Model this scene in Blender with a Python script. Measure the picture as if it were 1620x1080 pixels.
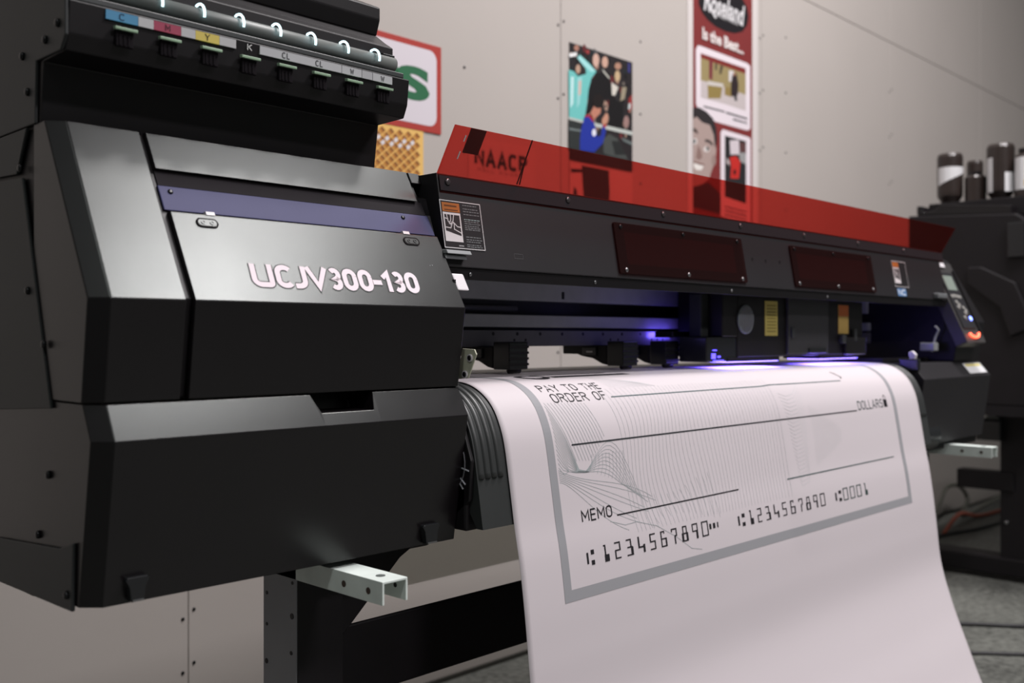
import bpy, bmesh, math, random
from mathutils import Vector
random.seed(7)
for o in list(bpy.data.objects): bpy.data.objects.remove(o, do_unlink=True)
scene = bpy.context.scene
COL = scene.collection

# ------------------------------------------------------------------ camera, world, lamps, exposure
cam_data = bpy.data.cameras.new('camera'); cam = bpy.data.objects.new('camera', cam_data); COL.objects.link(cam)
cam.location = (0, 0, 1.0)
cam.rotation_euler = (math.pi/2, 0, math.atan2(1530, 1575) - math.pi/2)
cam_data.lens = 35; cam_data.sensor_width = 36; cam_data.shift_y = -7/1620
cam_data.clip_start = 0.05
cam_data.dof.use_dof = True; cam_data.dof.focus_distance = 1.42; cam_data.dof.aperture_fstop = 4.0
scene.camera = cam
vs = scene.view_settings
vs.view_transform = 'Standard'; vs.look = 'None'; vs.gamma = 1; vs.use_curve_mapping = False
vs.exposure = -0.06
world = bpy.data.worlds.new('world'); scene.world = world; world.use_nodes = True
bg = world.node_tree.nodes['Background']; bg.inputs[0].default_value = (0.95, 1.0, 0.97, 1); bg.inputs[1].default_value = 0.085
def area(name, loc, sx, sy, power, col, target=None, spread=180):
    d = bpy.data.lights.new(name, 'AREA'); d.shape = 'RECTANGLE'; d.size = sx; d.size_y = sy; d.energy = power; d.color = col
    d.spread = math.radians(spread)
    o = bpy.data.objects.new(name, d); COL.objects.link(o); o.location = loc
    if target is not None:
        o.rotation_euler = (Vector(target) - Vector(loc)).to_track_quat('-Z', 'Y').to_euler()
    return o
area('ceiling_lamp_main', (3.0, -1.2, 5.0), 1.1, 0.6, 185, (1, .955, .965))
area('ceiling_lamp_back', (3.0, 0.55, 5.0), 1.2, 0.6, 180, (1, .955, .95))
area('ceiling_lamp_left', (-2.4, -0.9, 5.0), 1.2, 0.6, 48, (.97, 1, .98))
area('front_fill_light', (1.5, -4.2, 5.0), 1.2, 0.6, 190, (1, .95, .97))  # unseen fill light, added to lift the paper and front faces

# ------------------------------------------------------------------ colour and materials
def lin(c):
    return tuple((v/255/12.92) if v/255 <= .04045 else ((v/255 + .055)/1.055)**2.4 for v in c)
MATS = {}
def mat(name, rgb, rough=.5, metal=0, spec=.5, noise=0, nscale=40, bump=0, bscale=200, emit=None, estr=0, trans=0, coat=0, rvar=0):
    if name in MATS: return MATS[name]
    m = bpy.data.materials.new(name); m.use_nodes = True; nt = m.node_tree; b = nt.nodes['Principled BSDF']
    c = lin(rgb)
    b.inputs['Base Color'].default_value = (*c, 1); b.inputs['Roughness'].default_value = rough
    b.inputs['Metallic'].default_value = metal; b.inputs['Specular IOR Level'].default_value = spec
    b.inputs['Coat Weight'].default_value = coat
    if name == 'charcoal_plastic': b.inputs['Specular Tint'].default_value = (.94, 1, .97, 1)
    tc = nt.nodes.new('ShaderNodeTexCoord')
    if noise or rvar:
        n = nt.nodes.new('ShaderNodeTexNoise'); n.inputs['Scale'].default_value = nscale; n.inputs['Detail'].default_value = 5
        nt.links.new(tc.outputs['Object'], n.inputs['Vector'])
    if noise:
        r = nt.nodes.new('ShaderNodeValToRGB'); r.color_ramp.elements[0].position = .3; r.color_ramp.elements[1].position = .7
        r.color_ramp.elements[0].color = tuple(max(0, v*(1-noise)) for v in c) + (1,)
        r.color_ramp.elements[1].color = tuple(min(1, v*(1+noise)) for v in c) + (1,)
        nt.links.new(n.outputs['Fac'], r.inputs['Fac']); nt.links.new(r.outputs['Color'], b.inputs['Base Color'])
    if rvar:
        mr = nt.nodes.new('ShaderNodeMapRange'); mr.inputs['From Min'].default_value = .3; mr.inputs['From Max'].default_value = .7
        mr.inputs['To Min'].default_value = rough - rvar; mr.inputs['To Max'].default_value = rough + rvar
        nt.links.new(n.outputs['Fac'], mr.inputs['Value']); nt.links.new(mr.outputs['Result'], b.inputs['Roughness'])
    if bump:
        n2 = nt.nodes.new('ShaderNodeTexNoise'); n2.inputs['Scale'].default_value = bscale; n2.inputs['Detail'].default_value = 4
        bp = nt.nodes.new('ShaderNodeBump'); bp.inputs['Strength'].default_value = bump; bp.inputs['Distance'].default_value = .002
        nt.links.new(tc.outputs['Object'], n2.inputs['Vector'])
        nt.links.new(n2.outputs['Fac'], bp.inputs['Height']); nt.links.new(bp.outputs['Normal'], b.inputs['Normal'])
    if emit:
        b.inputs['Emission Color'].default_value = (*lin(emit), 1); b.inputs['Emission Strength'].default_value = estr
    if trans: b.inputs['Transmission Weight'].default_value = trans
    MATS[name] = m; return m
def print_mat():
    if 'print' in MATS: return MATS['print']
    m = bpy.data.materials.new('printed_ink'); m.use_nodes = True; nt = m.node_tree; b = nt.nodes['Principled BSDF']
    a = nt.nodes.new('ShaderNodeAttribute'); a.attribute_name = 'ink'
    nt.links.new(a.outputs['Color'], b.inputs['Base Color']); b.inputs['Roughness'].default_value = .6; b.inputs['Specular IOR Level'].default_value = .25
    MATS['print'] = m; return m
def acrylic(name, rgb, gloss=.05, rough=.08):
    m = bpy.data.materials.new(name); m.use_nodes = True; nt = m.node_tree
    for n in list(nt.nodes):
        if n.type == 'BSDF_PRINCIPLED': nt.nodes.remove(n)
    out = [n for n in nt.nodes if n.type == 'OUTPUT_MATERIAL'][0]
    t = nt.nodes.new('ShaderNodeBsdfTransparent'); t.inputs[0].default_value = (*rgb, 1)
    g = nt.nodes.new('ShaderNodeBsdfGlossy'); g.inputs['Roughness'].default_value = rough; g.inputs['Color'].default_value = (.9, .5, .5, 1)
    d = nt.nodes.new('ShaderNodeBsdfDiffuse'); d.inputs[0].default_value = (rgb[0]*.5, rgb[1]*.4, rgb[2]*.4, 1)
    mx = nt.nodes.new('ShaderNodeMixShader'); mx.inputs[0].default_value = gloss
    mx2 = nt.nodes.new('ShaderNodeMixShader'); mx2.inputs[0].default_value = .03
    nt.links.new(t.outputs[0], mx2.inputs[1]); nt.links.new(d.outputs[0], mx2.inputs[2])
    nt.links.new(mx2.outputs[0], mx.inputs[1]); nt.links.new(g.outputs[0], mx.inputs[2]); nt.links.new(mx.outputs[0], out.inputs['Surface'])
    return m
CH = mat('charcoal_plastic', (21, 17, 20), .29, spec=.46, noise=.06, nscale=9, bump=.04, bscale=900, rvar=.012)
CHG = mat('charcoal_side_panel', (46, 48, 49), .5, spec=.35, noise=.08, nscale=6, bump=.05, bscale=700)
BK = mat('black_plastic', (20, 17, 20), .45, spec=.35, noise=.1, nscale=20, bump=.04, bscale=800)
BKM = mat('black_painted_steel', (18, 15, 18), .55, spec=.3, noise=.12, nscale=12, bump=.04, bscale=600)
BKG = mat('glossy_black_plastic', (30, 31, 33), .25, spec=.5)
PUR = mat('violet_strip', (66, 66, 104), .6, spec=.25, noise=.04, nscale=20)
STEEL = mat('zinc_steel', (222, 231, 226), .45, metal=.0, noise=.08, nscale=30)
SCREW = mat('screw_metal', (150, 150, 152), .3, metal=.9)
DSCREW = mat('dark_screw', (40, 40, 42), .3, metal=.6)
RAILM = mat('rail_grey', (176, 177, 184), .5, metal=.05, noise=.06, nscale=30)
RAILD = mat('rail_dark', (112, 110, 116), .5, metal=.1, noise=.06, nscale=30)
PLATE = mat('platen_grey', (96, 97, 90), .5, metal=.1, noise=.06, nscale=30)
WHITE = mat('white_plastic', (215, 210, 214), .45, noise=.02)
LABELW = mat('label_white', (206, 206, 208), .55, noise=.02)
RED = acrylic('red_acrylic', (.82, .25, .22))
DRED = acrylic('dark_red_acrylic', (.5, .3, .3), gloss=.06, rough=.15)

# ------------------------------------------------------------------ mesh builders
class MB:
    def __init__(s): s.v = []; s.f = []; s.c = []
    def add(s, verts, faces, col=None):
        n = len(s.v); s.v += [tuple(p) for p in verts]
        for f in faces: s.f.append(tuple(n+i for i in f)); s.c.append(col)
        return s
    def box(s, x0, x1, y0, y1, z0, z1):
        return s.add([(x, y, z) for z in (z0, z1) for y in (y0, y1) for x in (x0, x1)],
                     [(0, 2, 3, 1), (4, 5, 7, 6), (0, 1, 5, 4), (2, 6, 7, 3), (0, 4, 6, 2), (1, 3, 7, 5)])
    def rings(s, rs, caps=True, closed=True):
        k = len(rs[0]); vs_ = [p for r in rs for p in r]; fs = []
        for i in range(len(rs)-1):
            for j in range(k if closed else k-1):
                a = i*k+j; b = i*k+(j+1) % k
                fs.append((a, b, b+k, a+k))
        if caps: fs.append(tuple(range(k))[::-1]); fs.append(tuple(range((len(rs)-1)*k, len(rs)*k)))
        return s.add(vs_, fs)
    def prism(s, prof, x0, x1):
        return s.rings([[(x0, y, z) for y, z in prof], [(x1, y, z) for y, z in prof]])
    def plateX(s, poly, x0, x1):
        return s.prism(poly, x0, x1)
    def plateY(s, poly, y0, y1):
        return s.rings([[(x, y0, z) for x, z in poly], [(x, y1, z) for x, z in poly]])
    def plateZ(s, poly, z0, z1):
        return s.rings([[(x, y, z0) for x, y in poly], [(x, y, z1) for x, y in poly]])
    def cyl(s, p, q, r, n=16, r2=None):
        p = Vector(p); q = Vector(q); d = (q-p).normalized(); u = d.orthogonal().normalized(); w = d.cross(u)
        r2 = r if r2 is None else r2
        R = [[p + (u*math.cos(2*math.pi*i/n) + w*math.sin(2*math.pi*i/n))*r for i in range(n)],
             [q + (u*math.cos(2*math.pi*i/n) + w*math.sin(2*math.pi*i/n))*r2 for i in range(n)]]
        return s.rings(R)
    def lathe(s, base, axis, prof, n=20):
        base = Vector(base); d = Vector(axis).normalized(); u = d.orthogonal().normalized(); w = d.cross(u)
        return s.rings([[base + d*h + (u*math.cos(2*math.pi*i/n) + w*math.sin(2*math.pi*i/n))*max(r, 1e-5) for i in range(n)] for r, h in prof])
    def tube(s, pts, r, n=8):
        pts = [Vector(p) for p in pts]; rs = []; prev = None
        for i, p in enumerate(pts):
            d = (pts[min(i+1, len(pts)-1)] - pts[max(i-1, 0)]).normalized()
            if prev is None: u = d.orthogonal().normalized()
            else: u = (prev - d*prev.dot(d)).normalized()
            prev = u; w = d.cross(u)
            rs.append([p + (u*math.cos(2*math.pi*k/n) + w*math.sin(2*math.pi*k/n))*r for k in range(n)])
        return s.rings(rs)
    def build(s, name, material, parent=None, bevel=0, smooth=False, seg=2, **props):
        me = bpy.data.meshes.new(name); bm = bmesh.new()
        vs_ = [bm.verts.new(p) for p in s.v]
        lay = bm.loops.layers.float_color.new('ink') if any(c is not None for c in s.c) else None
        for f, c in zip(s.f, s.c):
            try: fc = bm.faces.new([vs_[i] for i in f])
            except ValueError: continue
            if lay:
                for l in fc.loops: l[lay] = (*(c or (0, 0, 0)), 1)
        if not lay: bmesh.ops.recalc_face_normals(bm, faces=bm.faces[:])
        if bevel:
            bmesh.ops.remove_doubles(bm, verts=bm.verts[:], dist=1e-6)
            es = [e for e in bm.edges if len(e.link_faces) == 2 and e.calc_face_angle(0) > .12]
            bmesh.ops.bevel(bm, geom=es, offset=bevel, segments=seg, profile=.5, affect='EDGES', clamp_overlap=True)
        bm.to_mesh(me); bm.free()
        if smooth: me.polygons.foreach_set('use_smooth', [True]*len(me.polygons))
        me.materials.append(material)
        o = bpy.data.objects.new(name, me); COL.objects.link(o)
        if parent is not None: o.parent = parent; o.matrix_parent_inverse = pinv(parent)
        for k, v_ in props.items(): o[k] = v_
        return o
def pinv(parent):
    from mathutils import Matrix
    # parents are unrotated; meshes are written in world coordinates
    return Matrix.Translation(-(Vector(parent['_o']) if '_o' in parent else Vector((0, 0, 0))))
def empty(name, loc, label, cat, group=None):
    o = bpy.data.objects.new(name, None); COL.objects.link(o); o.location = loc; o.empty_display_size = .05
    o['_o'] = list(loc); o['label'] = label; o['category'] = cat
    if group: o['group'] = group
    return o
def tag(o, label, cat, group=None):
    o['label'] = label; o['category'] = cat
    if group: o['group'] = group
def screw(p, axis, r, parent, material=None, name='screw', h=None):
    h = h or r*.55
    return MB().lathe(p, axis, [(0, 0), (r, 0), (r, h*.5), (r*.75, h*.9), (r*.4, h), (0, h)], 12).build(name, material or SCREW, parent, smooth=True)

# ------------------------------------------------------------------ strokes and letters (flat print)
def arc(cx, cy, rx, ry, a0, a1, n=10):
    return [(cx + rx*math.cos(math.radians(a0+(a1-a0)*i/n)), cy + ry*math.sin(math.radians(a0+(a1-a0)*i/n))) for i in range(n+1)]
def ribbon(pts, w, closed=False, cap=0):
    """list of quads (2D) following a polyline with mitred corners"""
    P = [Vector((p[0], p[1])) for p in pts]; n = len(P)
    if cap and not closed:
        P[0] = P[0] + (P[0]-P[1]).normalized()*cap; P[-1] = P[-1] + (P[-1]-P[-2]).normalized()*cap
    L = []; Rr = []
    for i in range(n):
        a = P[i-1] if (i > 0 or closed) else None; b = P[(i+1) % n] if (i < n-1 or closed) else None
        d1 = (P[i]-a).normalized() if a is not None else None; d2 = (b-P[i]).normalized() if b is not None else None
        if d1 is None: d1 = d2
        if d2 is None: d2 = d1
        n1 = Vector((-d1.y, d1.x)); n2 = Vector((-d2.y, d2.x)); m = n1+n2
        if m.length < 1e-6: m = n1
        m.normalize(); k = max(.5, m.dot(n1)); m = m*(w/2/k)
        L.append(P[i]+m); Rr.append(P[i]-m)
    q = []
    for i in range(n if closed else n-1):
        j = (i+1) % n
        q.append([tuple(Rr[i]), tuple(Rr[j]), tuple(L[j]), tuple(L[i])])
    return q
# glyphs in a box 0..w by 0..1 (centre lines)
def glyph(ch):
    w = .5
    G = {
     'P': (w, [[(0, 0), (0, 1), (.28, 1)] + arc(.28, .76, .22, .24, 90, -90)[1:] + [(0, .52)]]),
     'A': (.56, [[(0, 0), (.28, 1), (.56, 0)], [(.1, .3), (.46, .3)]]),
     'Y': (.56, [[(0, 1), (.28, .5), (.56, 1)], [(.28, .5), (.28, 0)]]),
     'T': (.54, [[(0, 1), (.54, 1)], [(.27, 1), (.27, 0)]]),
     'O': (w, [arc(.25, .75, .25, .25, 0, 180) + arc(.25, .25, .25, .25, 180, 360) + [(.5, .75)]]),
     'H': (w, [[(0, 0), (0, 1)], [(.5, 0), (.5, 1)], [(0, .52), (.5, .52)]]),
     'E': (.44, [[(.44, 1), (0, 1), (0, 0), (.44, 0)], [(0, .52), (.38, .52)]]),
     'F': (.42, [[(.42, 1), (0, 1), (0, 0)], [(0, .52), (.36, .52)]]),
     'R': (.52, [[(0, 0), (0, 1), (.28, 1)] + arc(.28, .76, .22, .24, 90, -90)[1:] + [(0, .52)], [(.28, .52), (.52, 0)]]),
     'D': (w, [[(0, 0), (0, 1), (.22, 1)] + arc(.22, .72, .28, .28, 90, 0)[1:] + arc(.22, .28, .28, .28, 0, -90) + [(0, 0)]]),
     'M': (.64, [[(0, 0), (0, 1), (.32, .35), (.64, 1), (.64, 0)]]),
     'L': (.4, [[(0, 1), (0, 0), (.4, 0)]]),
     'S': (.48, [arc(.24, .76, .24, .24, 20, 180) + arc(.24, .76, .24, .25, 180, 270)[1:] + arc(.24, .26, .24, .25, 90, 0)[1:] + arc(.24, .25, .24, .25, 0, -160)[1:]]),
     'N': (.54, [[(0, 0), (0, 1), (.54, 0), (.54, 1)]]),
     'C': (.52, [arc(.28, .72, .28, .28, 35, 180) + arc(.28, .28, .28, .28, 180, 325)]),
     'K': (.5, [[(0, 0), (0, 1)], [(.5, 1), (.02, .45)], [(.15, .58), (.5, 0)]]),
     'W': (.8, [[(0, 1), (.2, 0), (.4, .8), (.6, 0), (.8, 1)]]),
     'U': (.62, [[(0, 1), (0, .32)] + arc(.26, .3, .26, .3, 180, 270, 7)[1:] + [(.52, 0)] + arc(.52, .1, .1, .1, -90, 0, 4)[1:] + [(.62, 1)]]),
     'J': (.4, [[(.4, 1), (.4, .3)] + arc(.1, .3, .3, .3, 0, -90)[1:] + [(0, 0)]]),
     'V': (.66, [[(0, 1), (.33, 0), (.66, 1)]]),
     'I': (.1, [[(.05, 0), (.05, 1)]]), 'G': (.52, [arc(.26, .74, .26, .26, 35, 180) + arc(.26, .26, .26, .26, 180, 360) + [(.52, .48), (.3, .48)]]),
     '0': (.5, [arc(.25, .7, .25, .3, 0, 180) + arc(.25, .3, .25, .3, 180, 360) + [(.5, .7)]]),
     '1': (.3, [[(0, .78), (.26, 1), (.26, 0)]]),
     '3': (.48, [arc(.22, .75, .24, .25, 140, -90) + arc(.22, .26, .26, .26, 90, -140)[1:]]),
     '-': (.4, [[(0, .42), (.4, .42)]]), '.': (.1, [[(.05, 0), (.05, .09)]]), "'": (.1, [[(.05, 1), (.05, .72)]]),
     ' ': (.28, [])}
    return G[ch]
def words(text, x, y, h, sx=1, sp=.2, w=.1, width=None, slant=0):
    """quads of stroked capitals; width fits the whole text"""
    adv = [glyph(c) for c in text]; tot = sum(g[0] for g in adv) + sp*(len(text)-1)
    if width: sx = width/(tot*h)
    out = []; cx = 0
    for wd, st in adv:
        for pl in st:
            p2 = [(x + (cx+px)*h*sx + slant*py*h, y + py*h) for px, py in pl]
            out += ribbon(p2, w*h, cap=w*h*.45 if len(pl) <= 3 else 0)
        cx += wd+sp
    return out
def font_tris(text, x, y, h, width=None, bold=0, shear=0):
    """triangles (2D) of a text set in the built-in font"""
    c = bpy.data.curves.new('t', 'FONT'); c.body = text; c.size = 1; c.offset = bold; c.shear = shear; c.resolution_u = 4
    o = bpy.data.objects.new('t', c); COL.objects.link(o)
    dg = bpy.context.evaluated_depsgraph_get(); me = o.evaluated_get(dg).to_mesh()
    vs_ = [v.co.copy() for v in me.vertices]; fs = [list(p.vertices) for p in me.polygons]
    o.to_mesh_clear(); bpy.data.objects.remove(o); bpy.data.curves.remove(c)
    if not vs_: return []
    x0 = min(v.x for v in vs_); x1 = max(v.x for v in vs_); y0 = min(v.y for v in vs_); y1 = max(v.y for v in vs_)
    sy = h/(y1-y0); sx = width/(x1-x0) if width else sy
    return [[(x+(vs_[i].x-x0)*sx, y+(vs_[i].y-y0)*sy) for i in f] for f in fs]
def wall_map(y):            # flat print on a surface facing the room (x, z)
    return lambda p, k: (p[0], y - k, p[1])
def ink(mb, polys, rgb, fmap, k):
    c = lin(rgb)
    for p in polys: mb.add([fmap(q, k) for q in p], [tuple(range(len(p)))], c)
def rr(x0, x1, z0, z1, r, n=5):
    return arc(x1-r, z1-r, r, r, 0, 90, n) + arc(x0+r, z1-r, r, r, 90, 180, n) + arc(x0+r, z0+r, r, r, 180, 270, n) + arc(x1-r, z0+r, r, r, 270, 360, n)
def ellp(cx, cz, rx, rz, n=20): return arc(cx, cz, rx, rz, 0, 360, n)[:-1]
SPORT=[
 ((110, 190, 186),[(2.488,1.883),(2.491,1.725),(2.569,1.727),(2.583,1.786),(2.591,1.835),(2.606,1.876),(2.633,1.904),(2.594,1.925),(2.545,1.944),(2.532,1.93),(2.576,1.903),(2.579,1.886),(2.536,1.87),(2.515,1.882)]),
 ((160, 215, 215),[(2.545,1.941),(2.594,1.921),(2.628,1.906),(2.606,1.897),(2.563,1.913),(2.533,1.93)]),
 ((190, 225, 225),[(2.5,1.862),(2.515,1.864),(2.512,1.775),(2.497,1.757)]),
 ((150, 205, 205),[(2.533,1.864),(2.557,1.872),(2.545,1.78),(2.53,1.762)]),
 ((205, 180, 170),[(2.539,1.853),(2.554,1.86),(2.551,1.812),(2.538,1.806)]),
 ((24, 22, 24),[(2.631,1.902),(2.597,1.844),(2.576,1.746),(2.6,1.758),(2.638,1.812),(2.701,1.823),(2.701,1.734),(2.78,1.725),(2.78,1.816),(2.721,1.834),(2.717,1.874),(2.677,1.907)]),
 ((200, 165, 150),[(2.648,1.945),(2.646,1.935),(2.641,1.926),(2.634,1.92),(2.626,1.919),(2.619,1.922),(2.614,1.929),(2.613,1.938),(2.614,1.949),(2.619,1.958),(2.626,1.964),(2.634,1.965),(2.641,1.962),(2.646,1.955)]),
 ((196, 158, 140),[(2.696,1.949),(2.694,1.94),(2.69,1.932),(2.683,1.927),(2.675,1.926),(2.668,1.928),(2.663,1.934),(2.662,1.942),(2.663,1.951),(2.668,1.958),(2.675,1.964),(2.683,1.965),(2.69,1.963),(2.694,1.957)]),
 ((190, 165, 130),[(2.764,1.913),(2.762,1.904),(2.758,1.897),(2.752,1.892),(2.745,1.89),(2.738,1.893),(2.734,1.899),(2.732,1.907),(2.734,1.916),(2.738,1.924),(2.745,1.929),(2.752,1.93),(2.758,1.927),(2.762,1.921)]),
 ((170, 130, 110),[(2.769,1.949),(2.767,1.943),(2.762,1.938),(2.754,1.934),(2.746,1.933),(2.739,1.934),(2.734,1.937),(2.732,1.942),(2.734,1.947),(2.739,1.953),(2.746,1.956),(2.754,1.958),(2.762,1.957),(2.767,1.954)]),
 ((165, 120, 105),[(2.542,1.965),(2.54,1.961),(2.537,1.956),(2.531,1.953),(2.525,1.952),(2.52,1.953),(2.516,1.956),(2.515,1.96),(2.516,1.964),(2.52,1.969),(2.525,1.972),(2.531,1.973),(2.537,1.972),(2.54,1.969)]),
 ((150, 120, 115),[(2.814,1.761),(2.813,1.752),(2.808,1.743),(2.802,1.738),(2.794,1.737),(2.788,1.74),(2.784,1.747),(2.782,1.756),(2.784,1.766),(2.788,1.774),(2.794,1.779),(2.802,1.78),(2.808,1.777),(2.813,1.77)]),
 ((150, 60, 60),[(2.596,1.964),(2.595,1.96),(2.593,1.957),(2.589,1.955),(2.584,1.954),(2.58,1.955),(2.578,1.957),(2.577,1.96),(2.578,1.963),(2.58,1.966),(2.584,1.968),(2.589,1.969),(2.593,1.968),(2.595,1.966)]),
 ((180, 150, 130),[(2.548,1.896),(2.547,1.889),(2.544,1.883),(2.539,1.879),(2.533,1.878),(2.529,1.88),(2.525,1.885),(2.524,1.891),(2.525,1.898),(2.529,1.905),(2.533,1.908),(2.539,1.91),(2.544,1.907),(2.547,1.903)]),
 ((225, 225, 225),[(2.491,1.937),(2.53,1.949),(2.53,1.936),(2.491,1.924)]),
 ((190, 190, 180),[(2.663,1.92),(2.701,1.899),(2.704,1.89),(2.669,1.909)]),
 ((205, 200, 190),[(2.714,1.882),(2.753,1.872),(2.734,1.84),(2.717,1.838)]),
 ((150, 140, 120),[(2.773,1.876),(2.8,1.881),(2.787,1.837),(2.763,1.825)]),
 ((60, 60, 120),[(2.807,1.969),(2.82,1.968),(2.82,1.934),(2.807,1.936)]),
 ((140, 50, 50),[(2.81,1.841),(2.832,1.862),(2.832,1.812),(2.81,1.792)]),
 ((190, 200, 200),[(2.81,1.825),(2.824,1.827),(2.82,1.806),(2.808,1.804)]),
 ((180, 185, 180),[(2.488,1.727),(2.569,1.726),(2.569,1.717),(2.488,1.718)]),
 ((185, 190, 185),[(2.616,1.728),(2.832,1.729),(2.832,1.716),(2.616,1.715)]),
 ((46, 50, 50),[(2.488,1.716),(2.551,1.715),(2.545,1.624),(2.488,1.624)]),
 ((110, 120, 120),[(2.488,1.691),(2.551,1.693),(2.55,1.687),(2.488,1.684)]),
 ((70, 74, 72),[(2.669,1.68),(2.701,1.701),(2.747,1.692),(2.807,1.626),(2.714,1.626),(2.669,1.63)]),
 ((40, 42, 42),[(2.714,1.679),(2.753,1.684),(2.793,1.641),(2.734,1.633)]),
 ((100, 108, 108),[(2.767,1.699),(2.832,1.691),(2.832,1.679),(2.78,1.688)]),
 ((36, 52, 150),[(2.569,1.742),(2.551,1.695),(2.545,1.659),(2.546,1.624),(2.619,1.627),(2.638,1.642),(2.666,1.664),(2.682,1.706),(2.676,1.736),(2.664,1.726),(2.656,1.691),(2.638,1.68),(2.628,1.706),(2.618,1.731),(2.595,1.749)]),
 ((160, 40, 50),[(2.569,1.744),(2.597,1.753),(2.618,1.735),(2.614,1.728),(2.591,1.744),(2.572,1.738)]),
 ((170, 50, 45),[(2.666,1.728),(2.685,1.735),(2.687,1.725),(2.669,1.719)]),
 ((185, 125, 105),[(2.6,1.758),(2.618,1.784),(2.656,1.783),(2.653,1.766),(2.638,1.754),(2.618,1.737)]),
 ((30, 24, 24),[(2.672,1.81),(2.669,1.798),(2.66,1.788),(2.648,1.781),(2.634,1.779),(2.621,1.782),(2.613,1.789),(2.609,1.799),(2.613,1.81),(2.621,1.82),(2.634,1.827),(2.648,1.83),(2.66,1.827),(2.669,1.82)]),
 ((190, 140, 118),[(2.663,1.748),(2.685,1.773),(2.696,1.765),(2.693,1.74),(2.669,1.727),(2.66,1.737)]),
 ((225, 225, 235),[(2.63,1.696),(2.629,1.69),(2.626,1.685),(2.621,1.682),(2.616,1.681),(2.612,1.683),(2.609,1.687),(2.608,1.692),(2.609,1.698),(2.612,1.703),(2.616,1.706),(2.621,1.707),(2.626,1.705),(2.629,1.701)])]
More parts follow.
